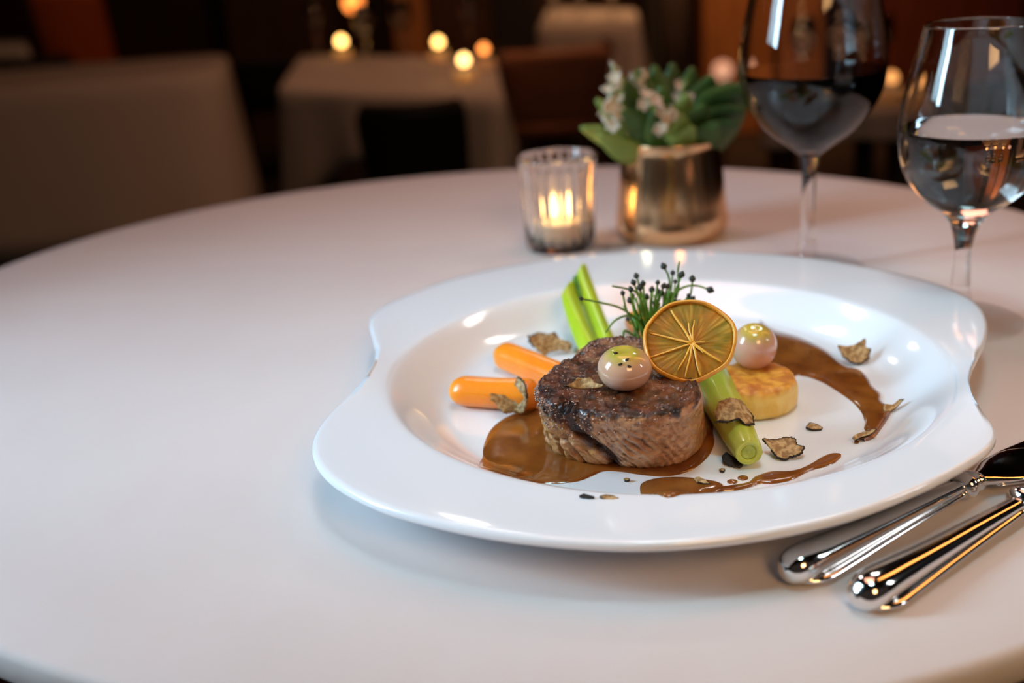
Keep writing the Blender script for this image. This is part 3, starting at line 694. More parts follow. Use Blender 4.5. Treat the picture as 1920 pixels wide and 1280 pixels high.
truffle('small twisted truffle shaving by the right edge of the sauce swoosh', 1672, 763, [(-18, 2), (-12, -4), (2, -4), (12, -12), (20, -10), (8, 2), (-4, 10), (-14, 11)], zs(1672, 763, .0018), (.1, -.5, .85), curl=.3, rind=(.0, .5), seed=7)
truffle('narrow truffle strip at the tail of the sauce swoosh', 1620, 815, [(-24, 10), (-18, 2), (0, -6), (18, -10), (24, -8), (12, 0), (-6, 6), (-18, 13)], zs(1620, 815, .0024), (0, -.5, .85), curl=.2, rind=(.0, .6), seed=8)
truffle('tiny oval truffle crumb right of the potato cake', 1526, 800, [(-16, 2), (-8, -7), (6, -4), (17, 2), (12, 6), (-6, 6)], ZF + .0012, (0, -.3, .95), rind=(0, 1), seed=9)
truffle('dark truffle shaving half hidden under the leek end', 1372, 862, [(-18, -6), (-10, -14), (4, -4), (22, 8), (16, 14), (-4, 10), (-16, 4)], ZF + .0016, (0, -.2, .97), rind=(0, 1), seed=10, flesh=M['truffle_rind'])
truffle('small truffle crumb on the edge of the sauce puddle', 1316, 901, [(-15, -4), (-6, -7), (8, 0), (15, 6), (4, 6), (-8, 3)], ZF + .0022, (0, -.35, .93), rind=(0, .5), seed=11)
truffle('thin truffle sliver lying flat near the front rim of the plate', 1140, 933, [(-16, -1), (-4, -4), (12, -3), (20, 1), (10, 4), (-10, 3)], zs(1140, 933, .0010), (0, -.2, .97), rind=(.5, 1), seed=12)
truffle('dark hooked truffle peel left of the sliver near the front rim', 1101, 931, [(-15, -1), (-6, -4), (4, -1), (14, 2), (4, 3), (-8, 1)], zs(1101, 931, .0010), (0, -.2, .97), rind=(0, 1), seed=13, flesh=M['truffle_rind'])
truffle('tiny crumb between the steak and the sauce puddle', 1175, 899, [(-6, -1), (0, -3), (6, 0), (2, 3), (-4, 2)], zs(1175, 899, .0008), (0, -.2, .97), rind=(0, .5), seed=14)
truffle('tiny crumb left of the leek end', 1354, 881, [(-6, -1), (0, -3), (6, 0), (2, 3), (-4, 2)], ZF + .0008, (0, -.2, .97), rind=(0, .5), seed=15)

# ---------------------------------------------------------------- chive sprouts
CHB = P(1215, 640, ZF + .026)       # where the tuft is rooted, behind the citrus wheel
def sprout(pts, label, r=.00055, seed=True, sr=.0013, group=None):
    q = smooth_prof(np.array(pts), 6); root = thing('chive_sprout', label, 'chive sprout', q[0], group)
    v, f = tube(q, np.linspace(r * 1.15, r * .8, len(q)), 7); mesh('stem', v, f, M['stem_green'], root)
    if seed:
        d = unit(q[-1] - q[-3]); e = q[-1]; tt = np.linspace(0, 1, 9)
        rr = [1.25 * sr * math.sin(math.pi * min(.97, max(.06, t)) ** .85) * (.75 + .25 * t) for t in tt]
        v, f = tube([e + d * sr * 2.6 * (t - .25) for t in tt], rr, 10); v = np.array([p + unit(p - e) * .0002 * noise.noise(Vector(p * 1500)) for p in v]); mesh('seed_head', v, f, M['seed'], root)
    return root
def depth_pt(u, v_, dy): return D(u, v_, CHB[1] + dy)
named = [
    ([(1216, 612, .010), (1190, 594, .008), (1160, 576, .004), (1130, 568, 0), (1092, 560, -.004)], True, 'long chive sprout reaching far left across the green leek with black tip', .0010),
    ([(1214, 614, .008), (1188, 594, .004), (1172, 592, .0), (1152, 602, -.004), (1136, 622, -.010)], False, 'bare chive stem arching left down onto the steak', .001),
    ([(1240, 580, .012), (1270, 546, .014), (1290, 536, .014), (1310, 536, .012), (1328, 542, .010)], True, 'chive sprout arching right above the citrus wheel with large black tip', .0016),
    ([(1236, 590, .010), (1254, 545, .012), (1254, 520, .012), (1246, 502, .012)], True, 'tallest upright chive sprout with double black seed tip', .0015),
    ([(1262, 590, .012), (1290, 562, .012), (1297, 540, .012), (1298, 526, .012)], True, 'upright chive sprout with black tip just right of the tuft centre', .0015),
    ([(1216, 600, .008), (1196, 552, .006), (1178, 542, .004), (1148, 536, .002)], False, 'bare chive stem pointing left out of the tuft top', .001),
    ([(1190, 630, -.006), (1172, 620, -.012), (1168, 632, -.014), (1169, 648, -.016)], False, 'short bright chive stem drooping onto the onion on the steak', .001),
    ([(1258, 590, .012), (1272, 540, .014), (1271, 510, .014), (1274, 490, .014)], False, 'thin bare chive tip rising highest from the tuft', .001),
]
for pts, sd_, lb, sr in named:
    sprout([depth_pt(*p) for p in pts], lb, seed=sd_, sr=sr)
rnd = random.Random(5)
tips = [(1194, 520), (1189, 532), (1206, 534), (1200, 542), (1183, 545), (1168, 552), (1187, 556), (1183, 566), (1233, 532), (1243, 539), (1251, 539), (1266, 530), (1261, 514), (1277, 518), (1234, 548), (1240, 552), (1247, 564), (1222, 546), (1290, 556), (1178, 600), (1228, 570), (1212, 560), (1296, 562), (1262, 556), (1270, 570)]
for i, (u, v_) in enumerate(tips):
    bu = 1226 + (u - 1232) * .45 + rnd.uniform(-8, 8); dy = rnd.uniform(-.004, .022); b0 = rnd.uniform(.002, .012)
    mid = ((u * .55 + bu * .45) + rnd.uniform(-6, 6), v_ * .5 + 625 * .5 - 6)
    pts = [depth_pt(bu, 632, b0), depth_pt((bu * .75 + mid[0] * .25), 606, (b0 + dy) / 2), depth_pt(*mid, dy), depth_pt(u, v_, dy)]
    sprout(pts, 'thin green chive sprout with black seed tip in the tuft behind the citrus wheel', sr=rnd.uniform(.0010, .00145), seed=True, group='chive sprouts in the tuft')

for i in range(50):
    bu = rnd.uniform(1197, 1264); u = bu + rnd.uniform(-26, 26) + (bu - 1232) * .5; v_ = rnd.uniform(545, 592); dy = rnd.uniform(-.002, .02)
    pts = [depth_pt(bu, 640, rnd.uniform(0, .012)), depth_pt(bu * .6 + u * .4 + rnd.uniform(-4, 4), 612, dy * .6), depth_pt(u, v_, dy)]
    sprout(pts, 'short seedless green chive shoot inside the dense tuft behind the citrus wheel', r=rnd.uniform(.0004, .0008), seed=False, group='seedless chive shoots in the tuft')

# ---------------------------------------------------------------- glassware
def glassware(name, label, base, foot_r, stem_r, foot_h, bowl, liq_h, liq_name, liq_mat, wall=.0009, parts=True):
    """bowl: outer profile (r, h) from stem top to rim"""
    root = thing(name, label, 'glass', base)
    footp = [(0.0002, .0003), (foot_r * .5, .0004), (foot_r * .93, .0003), (foot_r, .0013), (foot_r * .97, .0024), (foot_r * .6, .0036), (stem_r * 2.4, .0062), (stem_r * 1.15, foot_h)]
    v, f = lathe(base, smooth_prof(footp, 5), 96, True, False); mesh('foot', v, f, M['thin_glass'], root)
    b0 = bowl[0]; sp = smooth_prof([(stem_r * 1.15, foot_h), (stem_r, foot_h + .012), (stem_r, (foot_h + b0[1]) / 2), (stem_r * 1.05, b0[1] - .012), (b0[0], b0[1])], 6)
    v, f = lathe(base, sp, 64); mesh('stem', v, f, M['glass'], root)
    ob = smooth_prof(bowl, 10)
    inner = []
    i0 = next(i for i in range(len(ob)) if ob[i][1] > b0[1] + .0045)
    inn = [(max(r - wall, .0001), z) for r, z in ob[i0 + 1:]]
    inn[0:0] = [(0.0002, ob[i0][1] + .0005), (inn[0][0] * .55, ob[i0][1] + .0008)]
    rim = [(ob[-1][0] - wall * .25, ob[-1][1] + .0004), (ob[-1][0] - wall * .75, ob[-1][1] + .0004)]
    rs = np.interp(liq_h, [z for r, z in inn], [r for r, z in inn]); above = [(r, z) for r, z in inn if z > liq_h + .0003]; below = [(r, z) for r, z in inn if z < liq_h - .0003]
    v, f = lathe(base, list(ob) + rim + above[::-1] + [(rs, liq_h)], 128, False, False); mesh('bowl', v, f, M['glass'], root)
    v, f = lathe(base, below + [(rs, liq_h)] + [(rs * q, liq_h) for q in (.97, .9, .5, .01)], 128, True, True); nb = len(below)
    o = mesh(liq_name, v, f, liq_mat, root)
    for p_ in o.data.polygons:                       # the free surface meets air, the side meets glass
        if abs(p_.normal.z) > .999 and p_.center.z > (liq_h - .0002): p_.material_index = 1
    return root
glassware('wine_glass', 'large stemmed glass of red wine behind the plate, tallest on the table', P(1512, 508, .75), .036, .0042, .020,
          [(.0058, .0745), (.0125, .0800), (.0262, .0905), (.0365, .1035), (.0418, .1150), (.0435, .1270), (.0428, .1420), (.0400, .1580), (.0368, .1740), (.0338, .1900), (.0318, .2030)], .1265, 'wine', [M['wine'], M['wine_top']])
glassware('water_glass', 'smaller stemmed glass of water at the right edge', P(1795, 605, .75), .0335, .0043, .020,
          [(.0075, .0560), (.0130, .0625), (.0205, .0680), (.0285, .0762), (.0338, .0870), (.0362, .0990), (.0365, .1090), (.0350, .1220), (.0318, .1370), (.0285, .1500), (.0266, .1585)], .1072, 'water', [M['water'], M['water_top']])

vb = P(1052, 462, .75)
vt = thing('votive_holder', 'ribbed clear glass votive holder left of the copper vase', 'candle holder', vb)
def flute(x, r, z): return r * (1 - .07 * (1 - abs(math.cos(11 * x)))) if .008 < z < .060 else r
outer = smooth_prof([(.0002, .0004), (.021, .0003), (.0240, .0015), (.0248, .006), (.0256, .020), (.0266, .045), (.0276, .062), (.0280, .0655)], 5)
inner_ = [(.0276, .0668), (.0266, .0668), (.0258, .0655), (.0248, .045), (.0236, .022), (.0222, .0075), (.019, .0048), (.0002, .0045)]
v, f = lathe(vb, list(outer), 176, True, False, flute); v2, f2 = lathe(vb, [tuple(outer[-1])] + inner_, 176, False, True)
mesh('cup', *merge((v, f), (v2, f2)), M['votive_glass'], vt)
cd = thing('candle', 'lit white candle inside the ribbed glass votive holder', 'candle', vb + np.array([0, 0, .0050]))
v, f = lathe(vb, [(.0002, .0050), (.0175, .0051), (.0188, .008), (.0190, .0185), (.0180, .0198), (.010, .0190), (.0002, .0188)], 48, True, True); mesh('wax', v, f, M['wax'], cd)
v, f = tube([vb + np.array([0, 0, .0188]), vb + np.array([.0002, 0, .0225]), vb + np.array([.0008, 0, .0245])], .0005, 8); mesh('wick', v, f, M['wick'], cd)
v, f = lathe(vb, smooth_prof([(.0002, .0215), (.0026, .0225), (.0042, .0265), (.0040, .031), (.0026, .0355), (.0010, .039), (.0002, .0408)], 5), 24, True, True); mesh('flame', v, f, M['flame'], cd)
db = P(1150, 466, .75)
dish = mesh('glass_dish', *lathe(db, [(.0002, .0003), (.013, .0003), (.0160, .0015), (.0180, .0062), (.0176, .0070), (.0168, .0066), (.0150, .0030), (.0002, .0022)], 64, True, True), M['thin_glass'], loc=db)
tag(dish, 'small shallow clear glass dish between votive and copper vase', 'dish')

# copper vase with plant
vz = P(1260, 440, .75)
va = thing('copper_vase', 'shiny copper metal vase holding green leaves and white flowers', 'vase', vz)
op_ = smooth_prof([(.0002, .0004), (.030, .0004), (.0365, .003), (.0402, .0085), (.0405, .014), (.0392, .024), (.0372, .042), (.0352, .057), (.0345, .066), (.0352, .0705)], 6)
ip = [(.0350, .0712), (.0343, .0710), (.0336, .066), (.0343, .057), (.036, .042), (.038, .024), (.038, .010), (.0002, .006)]
v, f = lathe(vz, list(op_) + ip, 128, True, True); mesh('body', v, f, M['copper'], va)
pt = thing('flowering_plant', 'leafy green plant with white and blush flower spikes in the copper vase', 'plant', vz + np.array([0, 0, .02]))
def leaf(base, tip, width, bend_, mt, twist=0.0, cup=.15):
    base, tip = np.array(base, float), np.array(tip, float); ax_ = tip - base; L = np.linalg.norm(ax_); t_ = ax_ / L
    s_ = np.cross(t_, FW); s_ = unit(s_); n_ = np.cross(s_, t_)
    s2 = s_ * math.cos(twist) + n_ * math.sin(twist); n2 = -s_ * math.sin(twist) + n_ * math.cos(twist)
    ups, dns = [], []
    for k in np.linspace(0, 1, 15):
        w = width * (math.sin(math.pi * min(1, k * .96 + .02) ** .8)) ** .85 + .0008
        c_ = base + ax_ * k + np.array([0, 0, 1]) * bend_ * L * math.sin(math.pi * k)
        row = [c_ + s2 * w * q + n2 * (cup * width * q * q + .03 * width * math.sin(9 * k) * q) for q in (-1, -.6, -.25, 0, .25, .6, 1)]
        ups.append(row); dns.append([p - n2 * .0006 for p in row][::-1])
    v, f = rings([np.array(u_ + d_) for u_, d_ in zip(ups, dns)]); return mesh('leaf', v, f, mt, pt)
def spike(pts, m_, nfl, r, seed):
    q = smooth_prof(np.array(pts), 8); v, f = tube(q, .0011, 8); st_ = mesh('flower_spike', v, f, M['leaf_pale'], pt); rr = random.Random(seed)
    for k in range(nfl):
        c_ = q[int(len(q) * (.35 + .62 * k / nfl))] + np.array([rr.uniform(-1, 1), rr.uniform(-1, 1), rr.uniform(-.6, .6)]) * r * 1.4
        up_ = unit([rr.uniform(-1, 1), rr.uniform(-1.4, .2), rr.uniform(-.2, 1)]); sA = unit(np.cross(up_, (0.3, 1, .2))); sB = np.cross(up_, sA); parts_ = []
        for j in range(5):
            d_ = sA * math.cos(j * 1.2566) + sB * math.sin(j * 1.2566); tt = np.linspace(0, 1, 6)
            parts_.append(tube([c_ + d_ * r * t + up_ * r * .5 * t * t for t in tt], [r * .42 * math.sin(math.pi * (.12 + .80 * t)) for t in tt], 6, .35, up_))
        mesh('floret', *merge(*parts_), m_, st_)
def vp(u, v_, dy=0.0): return D(u, v_, vz[1] + dy)
mouth = lambda du, dy=0.0: vp(1258 + du, 268, dy)
for (du, u, v_, w, b, m_, tw, dy) in [
    (-55, 1088, 240, .0085, .05, 'leaf_pale', .8, -.02), (-50, 1120, 252, .0075, -.05, 'leaf_pale', .5, -.03), (-40, 1118, 186, .007, .02, 'leaf_pale', .2, 0), (-38, 1150, 128, .006, .02, 'leaf_pale', .2, .01),
    (-20, 1175, 150, .008, .02, 'leaf', .3, .0), (-10, 1195, 128, .010, .0, 'leaf', .4, .02), (0, 1225, 122, .011, .02, 'leaf', .2, .02), (10, 1262, 118, .012, .0, 'leaf', -.2, .03), (25, 1300, 126, .012, .02, 'leaf', -.3, .02),
    (35, 1336, 142, .014, .04, 'leaf', -.3, .0), (55, 1400, 160, .0195, .10, 'leaf', -.5, -.01), (60, 1396, 205, .016, .12, 'leaf', -.7, -.02), (48, 1372, 156, .016, .06, 'leaf', -.5, .01), (5, 1290, 176, .010, .02, 'leaf_pale', -.3, -.02),
    (30, 1322, 196, .011, .05, 'leaf', -.4, -.03), (15, 1278, 214, .008, .05, 'leaf_pale', .0, -.035), (-15, 1222, 214, .008, .05, 'leaf', .2, -.035), (-30, 1168, 206, .009, .05, 'leaf', .4, -.03), (20, 1312, 158, .012, .02, 'leaf', .1, .0),
    (-5, 1240, 160, .010, .02, 'leaf', .1, -.01), (40, 1350, 232, .010, .05, 'leaf', -.5, -.035), (-25, 1200, 176, .008, .02, 'leaf', .3, .0), (50, 1384, 232, .012, .1, 'leaf', -.8, -.03), (12, 1300, 236, .007, .05, 'leaf_pale', -.3, -.037)]:
    leaf(mouth(du * .8, dy * .6) - np.array([0, 0, .012]), vp(u, v_, dy), w * 1.1, b, M[m_], tw)
spike([mouth(-45), vp(1160, 215), vp(1146, 170), vp(1151, 122)], M['petal'], 9, .0052, 3)
spike([mouth(-40, -.02), vp(1160, 228, -.02), vp(1140, 214, -.02), vp(1126, 206, -.02)], M['petal'], 7, .0055, 4)
spike([mouth(-10, .01), vp(1205, 190, .01), vp(1196, 150, .01), vp(1192, 132, .01)], M['petal'], 6, .004, 5)
spike([mouth(-5, -.03), vp(1238, 225, -.03), vp(1225, 205, -.03), vp(1218, 184, -.03)], M['petal_pink'], 7, .0048, 6)
spike([mouth(5, -.035), vp(1252, 238, -.035), vp(1258, 220, -.035), vp(1256, 212, -.035)], M['petal_pink'], 6, .0048, 7)
spike([mouth(8, 0), vp(1275, 200, 0), vp(1280, 170, 0), vp(1288, 150, 0)], M['petal_pink'], 5, .0038, 8)

# ---------------------------------------------------------------- cutlery
def loft(p0, dirv, stations, nring=28):
    """stations: (distance, half width, bottom z, top z); superelliptic section"""
    d = unit([dirv[0], dirv[1], 0]); s = np.array([d[1], -d[0], 0]); R = []; A = np.arange(nring) * 2 * math.pi / nring
    for (t, hw, zb, zt) in stations:
        cx = np.sign(np.cos(A)) * np.abs(np.cos(A)) ** .85; cy = np.sign(np.sin(A)) * np.abs(np.sin(A)) ** .9
        R.append(np.array([p0[0], p0[1], 0]) + d * t + np.outer(cx * hw, s) + np.outer((zb + zt) / 2 + cy * (zt - zb) / 2, (0, 0, 1)))
    return rings(R)
def spl(st, k=6): return smooth_prof(st, k)
HB = 0.7503
def handle(root, p0, dirv, L):
    st = [(0, .0006, HB + .0035, HB + .0060), (.0012, .0040, HB + .0015, HB + .0085), (.004, .0062, HB + .0006, HB + .0112), (.010, .0071, HB + .0004, HB + .0122), (.022, .0064, HB + .0008, HB + .0118), (.045, .0050, HB + .0022, HB + .0105),
          (.070, .0040, HB + .0036, HB + .0098), (L - .010, .0034, HB + .0044, HB + .0092), (L - .004, .0032, HB + .0046, HB + .0092)]
    v, f = loft(p0, dirv, spl(st)); mesh('handle', v, f, M['silver'], root)
    st = [(.004, .0008, HB, HB + .0026), (.006, .0052, HB, HB + .0032), (.012, .0086, HB, HB + .0036), (.022, .0083, HB + .0002, HB + .0036), (.045, .0068, HB + .0014, HB + .0046), (.070, .0055, HB + .003, HB + .0058), (L - .004, .0042, HB + .0040, HB + .0066)]
    v, f = loft(p0, dirv, spl(st)); mesh('handle_border', v, f, M['silver'], root)
    st = [(L - .006, .0034, HB + .0040, HB + .0094), (L - .0045, .0056, HB + .0022, HB + .0112), (L - .002, .0062, HB + .0018, HB + .0118), (L, .0052, HB + .0024, HB + .0108), (L + .0014, .0038, HB + .0036, HB + .0096),
          (L + .003, .0050, HB + .0026, HB + .0104), (L + .005, .0046, HB + .0030, HB + .0098), (L + .007, .0030, HB + .0042, HB + .0086)]
    v, f = loft(p0, dirv, spl(st, 4)); mesh('collar', v, f, M['silver'], root)
k0 = P(1470, 1068, .757); k1 = P(1815, 905, .757); kd = k1 - k0; Lk = np.linalg.norm(kd[:2])
kn = thing('table_knife', 'polished silver knife with bulbous handle nearest the plate on the right', 'knife', (k0[0], k0[1], .75))
handle(kn, k0, kd, Lk)
v, f = loft(k0, kd, spl([(Lk + .004, .0030, HB + .0040, HB + .0088), (Lk + .010, .0055, HB + .0036, HB + .0080), (Lk + .022, .0100, HB + .0034, HB + .0064), (Lk + .034, .0108, HB + .0034, HB + .0058), (Lk + .044, .0085, HB + .0034, HB + .0052), (Lk + .050, .0030, HB + .0034, HB + .0046)])); mesh('bolster', v, f, M['silver'], kn)
v, f = loft(k0, kd, spl([(Lk + .012, .0060, HB + .0030, HB + .0044), (Lk + .030, .0125, HB + .0026, HB + .0040), (Lk + .06, .0130, HB + .0018, HB + .0032), (Lk + .09, .0120, HB + .001, HB + .0024), (Lk + .11, .0085, HB + .0004, HB + .0016), (Lk + .122, .002, HB, HB + .0010)])); mesh('blade', v, f, M['silver'], kn)
f0 = P(1604, 1118, .757); f1 = P(1925, 934, .757); fd = f1 - f0; Lf = np.linalg.norm(fd[:2])
fk = thing('table_fork', 'polished silver utensil running out of frame, outermost on the right', 'fork', (f0[0], f0[1], .75))
handle(fk, f0, fd, Lf)
v, f = loft(f0, fd, spl([(Lf + .004, .0030, HB + .0040, HB + .0086), (Lf + .03, .0024, HB + .005, HB + .0082), (Lf + .045, .008, HB + .006, HB + .0085), (Lf + .065, .0125, HB + .0035, HB + .0055), (Lf + .075, .0125, HB + .002, HB + .0038)])); mesh('neck', v, f, M['silver'], fk)
dxy = unit([fd[0], fd[1], 0]); sxy = np.array([dxy[1], -dxy[0], 0])
for j in range(4):
    off = f0 * np.array([1, 1, 0]) + sxy * (-.0096 + .0064 * j)
    v, f = tube([off + dxy * (Lf + t) + np.array([0, 0, z]) for t, z in ((.068, HB + .0034), (.085, HB + .0022), (.105, HB + .003), (.116, HB + .0055))], [.0022, .002, .0016, .0008], 10, .5); mesh('tine', v, f, M['silver'], fk)

# ---------------------------------------------------------------- the restaurant behind
BZ = 0.60
def draped_table(label, cl_label, corners, z, drop, flare, lowpts=0.0, fold=.012, seed=0, rcorner=.12):
    C4 = np.array(corners, float)[:, :2]; cen = C4.mean(0); root = thing('low_table', label, 'table', (cen[0], cen[1], 0))
    def outline(scale_add):
        pts = []
        for i in range(4):
            p, q, r_ = C4[i - 1], C4[i], C4[(i + 1) % 4]; e0 = unit(p - q); e1 = unit(r_ - q)
            for t in np.linspace(0, 1, 10): pts.append((1 - t) ** 2 * (q + e0 * rcorner) + 2 * t * (1 - t) * q + t * t * (q + e1 * rcorner))
            nx = C4[(i + 1) % 4]; a0 = q + e1 * rcorner; a1 = nx - e1 * rcorner
            for t in np.linspace(.04, .96, 24): pts.append(a0 * (1 - t) + a1 * t)
        return np.array(pts)
    o_ = outline(0); N = len(o_); out_n = np.array([unit(o_[(i + 1) % N] - o_[i - 1]) for i in range(N)]); out_n = np.c_[out_n[:, 1], -out_n[:, 0]]
    if ((o_ - cen) * out_n).sum() < 0: out_n = -out_n
    cd_ = np.array([min(np.linalg.norm(p - c) for c in C4) for p in o_]); low = np.exp(-(cd_ / .16) ** 2)
    rr = random.Random(seed); ph = [rr.uniform(0, 6) for _ in range(4)]; x = np.arange(N) * 2 * math.pi / N
    wave = np.sin(9 * x + ph[0]) * .6 + np.sin(17 * x + ph[1]) * .4
    R = [np.c_[cen + (o_ - cen) * s, np.full(N, z + .004)] for s in (.02, .3, .6, .9)]
    R.append(np.c_[o_, np.full(N, z + .0035)]); R.append(np.c_[o_ + out_n * .006, np.full(N, z - .004)])
    for t in (.1, .25, .45, .65, .85, 1.0):
        R.append(np.c_[o_ + out_n * ((.006 + flare * t + fold * t * wave)[:, None]), z - .004 - (drop + lowpts * low) * t])
    v, f = rings(R, True, True, False)
    cl = mesh('tablecloth', v, f, M['linen'], loc=(cen[0], cen[1], z)); tag(cl, cl_label, 'tablecloth')
    sm = cl.modifiers.new('thickness', 'SOLIDIFY'); sm.thickness = .002; sm.offset = -1
    top = [np.c_[cen + (o_ - cen) * .97, np.full(N, zz)] for zz in (z - .028, z - .0005)]; v, f = rings(top); mesh('tabletop', v, f, M['dark_wood'], root, smooth=False)
    for c in C4:
        q = cen + (c - cen) * .80; v, f = tube([(q[0], q[1], 0), (q[0], q[1], z * .5), (q[0], q[1], z - .026)], [.018, .022, .028], 12); mesh('leg', v, f, M['dark_wood'], root)
    return root
def q4(*uv): return [P(u, v_, BZ) for u, v_ in uv]
fr_ = P(415, 140, BZ); bk_ = P(405, 106, BZ)
A4 = [(fr_[0] - 1.25, fr_[1] - .10), (fr_[0], fr_[1]), (bk_[0] + .03, bk_[1] + .04), (bk_[0] - 1.25, bk_[1] - .02)]
draped_table('low dark-legged table under the long-draped cloth at the left', 'white cloth hanging deep over the table at the left background', A4, BZ, .50, .05, 0, .006, 1, .14)
B4 = q4((525, 168), (940, 188), (925, 112), (565, 106))
draped_table('low square table under the cloth in the centre left background', 'white cloth with hanging corners on the centre left background table with candles', B4, BZ, .16, .02, .16, .014, 2, .04)
C4_ = q4((1440, 225), (1730, 205), (1640, 130), (1460, 138))
draped_table('low square table behind the red wine glass', 'pale cloth on the background table behind the red wine glass', C4_, BZ, .03, .006, .02, .004, 3, .04)
D4 = q4((-120, 98), (52, 93), (46, 80), (-110, 82))
draped_table('low table at the far left edge of the room', 'pale cloth on the farthest table at the left edge', D4, BZ, .2, .03, .1, .012, 4, .05)
E4 = q4((1010, 55), (1200, 62), (1190, 20), (1030, 16))
draped_table('far low table between the dark pillar and the grey curtain', 'cloth on the far table behind the brown armchair', E4, BZ, .2, .03, .1, .012, 5, .05)

def chair(label, x, y, w, seat_z, back_z, face, m_, arms=False, name='dining_chair', cat='chair', group=None, d=.44):
    root = thing(name, label, cat, (x, y, 0), group); cf, sf = math.cos(face), math.sin(face)
    def T(px, py, pz): return (x + px * cf - py * sf, y + px * sf + py * cf, pz)
    v, f = box(T(0, 0, seat_z - .045), w, d, .09, face, .03); mesh('seat', v, f, m_, root)
    N = 15; R = []
    for k in np.linspace(0, 1, 12):
        z = seat_z - .02 + (back_z - seat_z + .02) * k; ww = w * (.5 + .03 * k) * (1 if k < .9 else 1 - (k - .9) * 1.2); lean = -.5 * d - .10 * k
        fr2 = [T(-ww + 2 * ww * i / N, lean + .06 * (1 - (2 * i / N - 1) ** 2) * -1, z) for i in range(N + 1)]; bk2 = [T(-ww + 2 * ww * i / N, lean - .05 - .06 * (1 - (2 * i / N - 1) ** 2), z) for i in range(N, -1, -1)]
        R.append(np.array(fr2 + bk2))
    v, f = rings(R); mesh('backrest', v, f, m_, root)
    for sx in (-1, 1):
        for sy in (-1, 1):
            a0, a1 = T(sx * (w / 2 - .03), sy * (d / 2 - .03), seat_z - .085), T(sx * (w / 2 - .015), sy * (d / 2 - .01), 0)
            v, f = tube([a1, np.add(a0, a1) / 2, a0], [.014, .018, .022], 10); mesh('leg', v, f, M['dark_wood'], root)
        if arms:
            v, f = tube([T(sx * (w / 2 + .01), -d / 2, seat_z + .17), T(sx * (w / 2 + .02), 0, seat_z + .18), T(sx * (w / 2 + .01), d / 2 - .04, seat_z + .15), T(sx * (w / 2), d / 2 - .03, seat_z - .03)], .022, 10); mesh('armrest', v, f, M['dark_wood'], root)
    return root
def chair_back(label, u0, u1, vtop, yb, d, m_, **kw):
    """a chair seen from behind, its back at distance yb"""
    xa, xb = D(u0, vtop + 60, yb)[0], D(u1, vtop + 60, yb)[0]
    return chair(label, (xa + xb) / 2, yb + d / 2 + .16, xb - xa, .42, D((u0 + u1) / 2, vtop, yb)[2], kw.pop('face', 0.0), m_, d=d, **kw)
chair_back('black chair in the dark gap between the left and centre tables', 385, 560, 112, 4.35, .40, M['black_leather'])
chair_back('dark upholstered chair in front of the centre left background table', 672, 872, 196, 2.15, .24, M['black_leather'])
chair_back('brown leather armchair right of the centre left background table', 945, 1145, 92, 3.32, .22, M['brown_leather'], arms=True, name='armchair')
chair_back('orange leather chair at the top left of the background', 62, 190, -20, 5.3, .32, M['orange_leather'])
chair_back('black chair at the left edge beside the draped table', -40, 132, 108, 4.2, .36, M['black_leather'])
chair_back('dark chair at the right edge behind the water glass', 1740, 1960, 150, 2.7, .40, M['black_leather'])

def pillar(name, label, u0, u1, y, m_, cat='pillar', depth=.2):
    x0, x1 = D(u0, 60, y)[0], D(u1, 60, y)[0]
    v, f = box(((x0 + x1) / 2, y, 1.4), x1 - x0, depth, 2.8, 0, .01); o = mesh(name, v, f, m_, smooth=False); o['kind'] = 'structure'; return o
pillar('trim_1', '', 922, 1012, 4.6, M['black_leather'])
pillar('trim_2', '', 1312, 1420, 5.2, M['mid_wood'])
pillar('trim_3', '', 740, 800, 5.6, M['mid_wood'])
pillar('trim_4', '', 435, 630, 5.7, M['olive_wood'])
pillar('trim_5', '', 1205, 1236, 5.0, M['black_leather'])
pillar('trim_6', '', 1430, 1540, 5.6, M['mid_wood'])
pillar('trim_7', '', 1640, 1900, 5.6, M['red_wood'])
x0, x1 = D(1240, 60, 5.3)[0], D(1288, 60, 5.3)[0]
cp = [(x0 + (x1 - x0) * t, 5.3 + .03 * math.sin(t * 30)) for t in np.linspace(0, 1, 60)]
v, f = rings([np.array([(x, y, z) for x, y in cp] + [(x, y + .008, z) for x, y in cp[::-1]]) for z in (.02, .7, 1.4, 2.3)]); o = mesh('curtain', v, f, M['grey_cloth'], loc=(cp[0][0], 5.3, 0)); tag(o, 'grey curtain hanging between dark posts in the far background', 'curtain')

def far_candle(label, u, v_, z0, col, s, power, size=.010, zf=.05):
    b = P(u, v_, z0 + zf); b = np.array([b[0], b[1], z0 + .0045]); root = thing('tealight', label, 'candle', b, 'background candles')
    v, f = lathe(b, [(.0002, .0003), (.024, .0003), (.026, .004), (.028, .028), (.0268, .028), (.0248, .006), (.0002, .005)], 32, True, True); mesh('cup', v, f, M['wax'], root)
    fm = mat('far_flame', col, emit=col, emit_s=s); v, f = lathe(b, smooth_prof([(.0002, zf - size * 1.0), (size * .75, zf - size * .66), (size, zf), (size * .70, zf + size * .72), (.0003, zf + size * 1.15)], 4), 16, True, True); mesh('flame', v, f, fm, root)
    return root
far_candle('leftmost glowing candle on the centre left background table', 640, 80, BZ, (1.0, .52, .14), 9.0, .1, .014, .055)
far_candle('glowing candle at the rear right of the centre left background table', 822, 82, BZ, (1.0, .52, .14), 8.0, .1, .013, .055)
far_candle('glowing candle nearest the right corner of the centre left background table', 870, 116, BZ, (1.0, .56, .18), 8.0, .1, .0125, .055)
far_candle('dim orange candle at the right end of the centre left background table', 907, 95, BZ, (1.0, .30, .06), 4.0, .1, .012, .055)
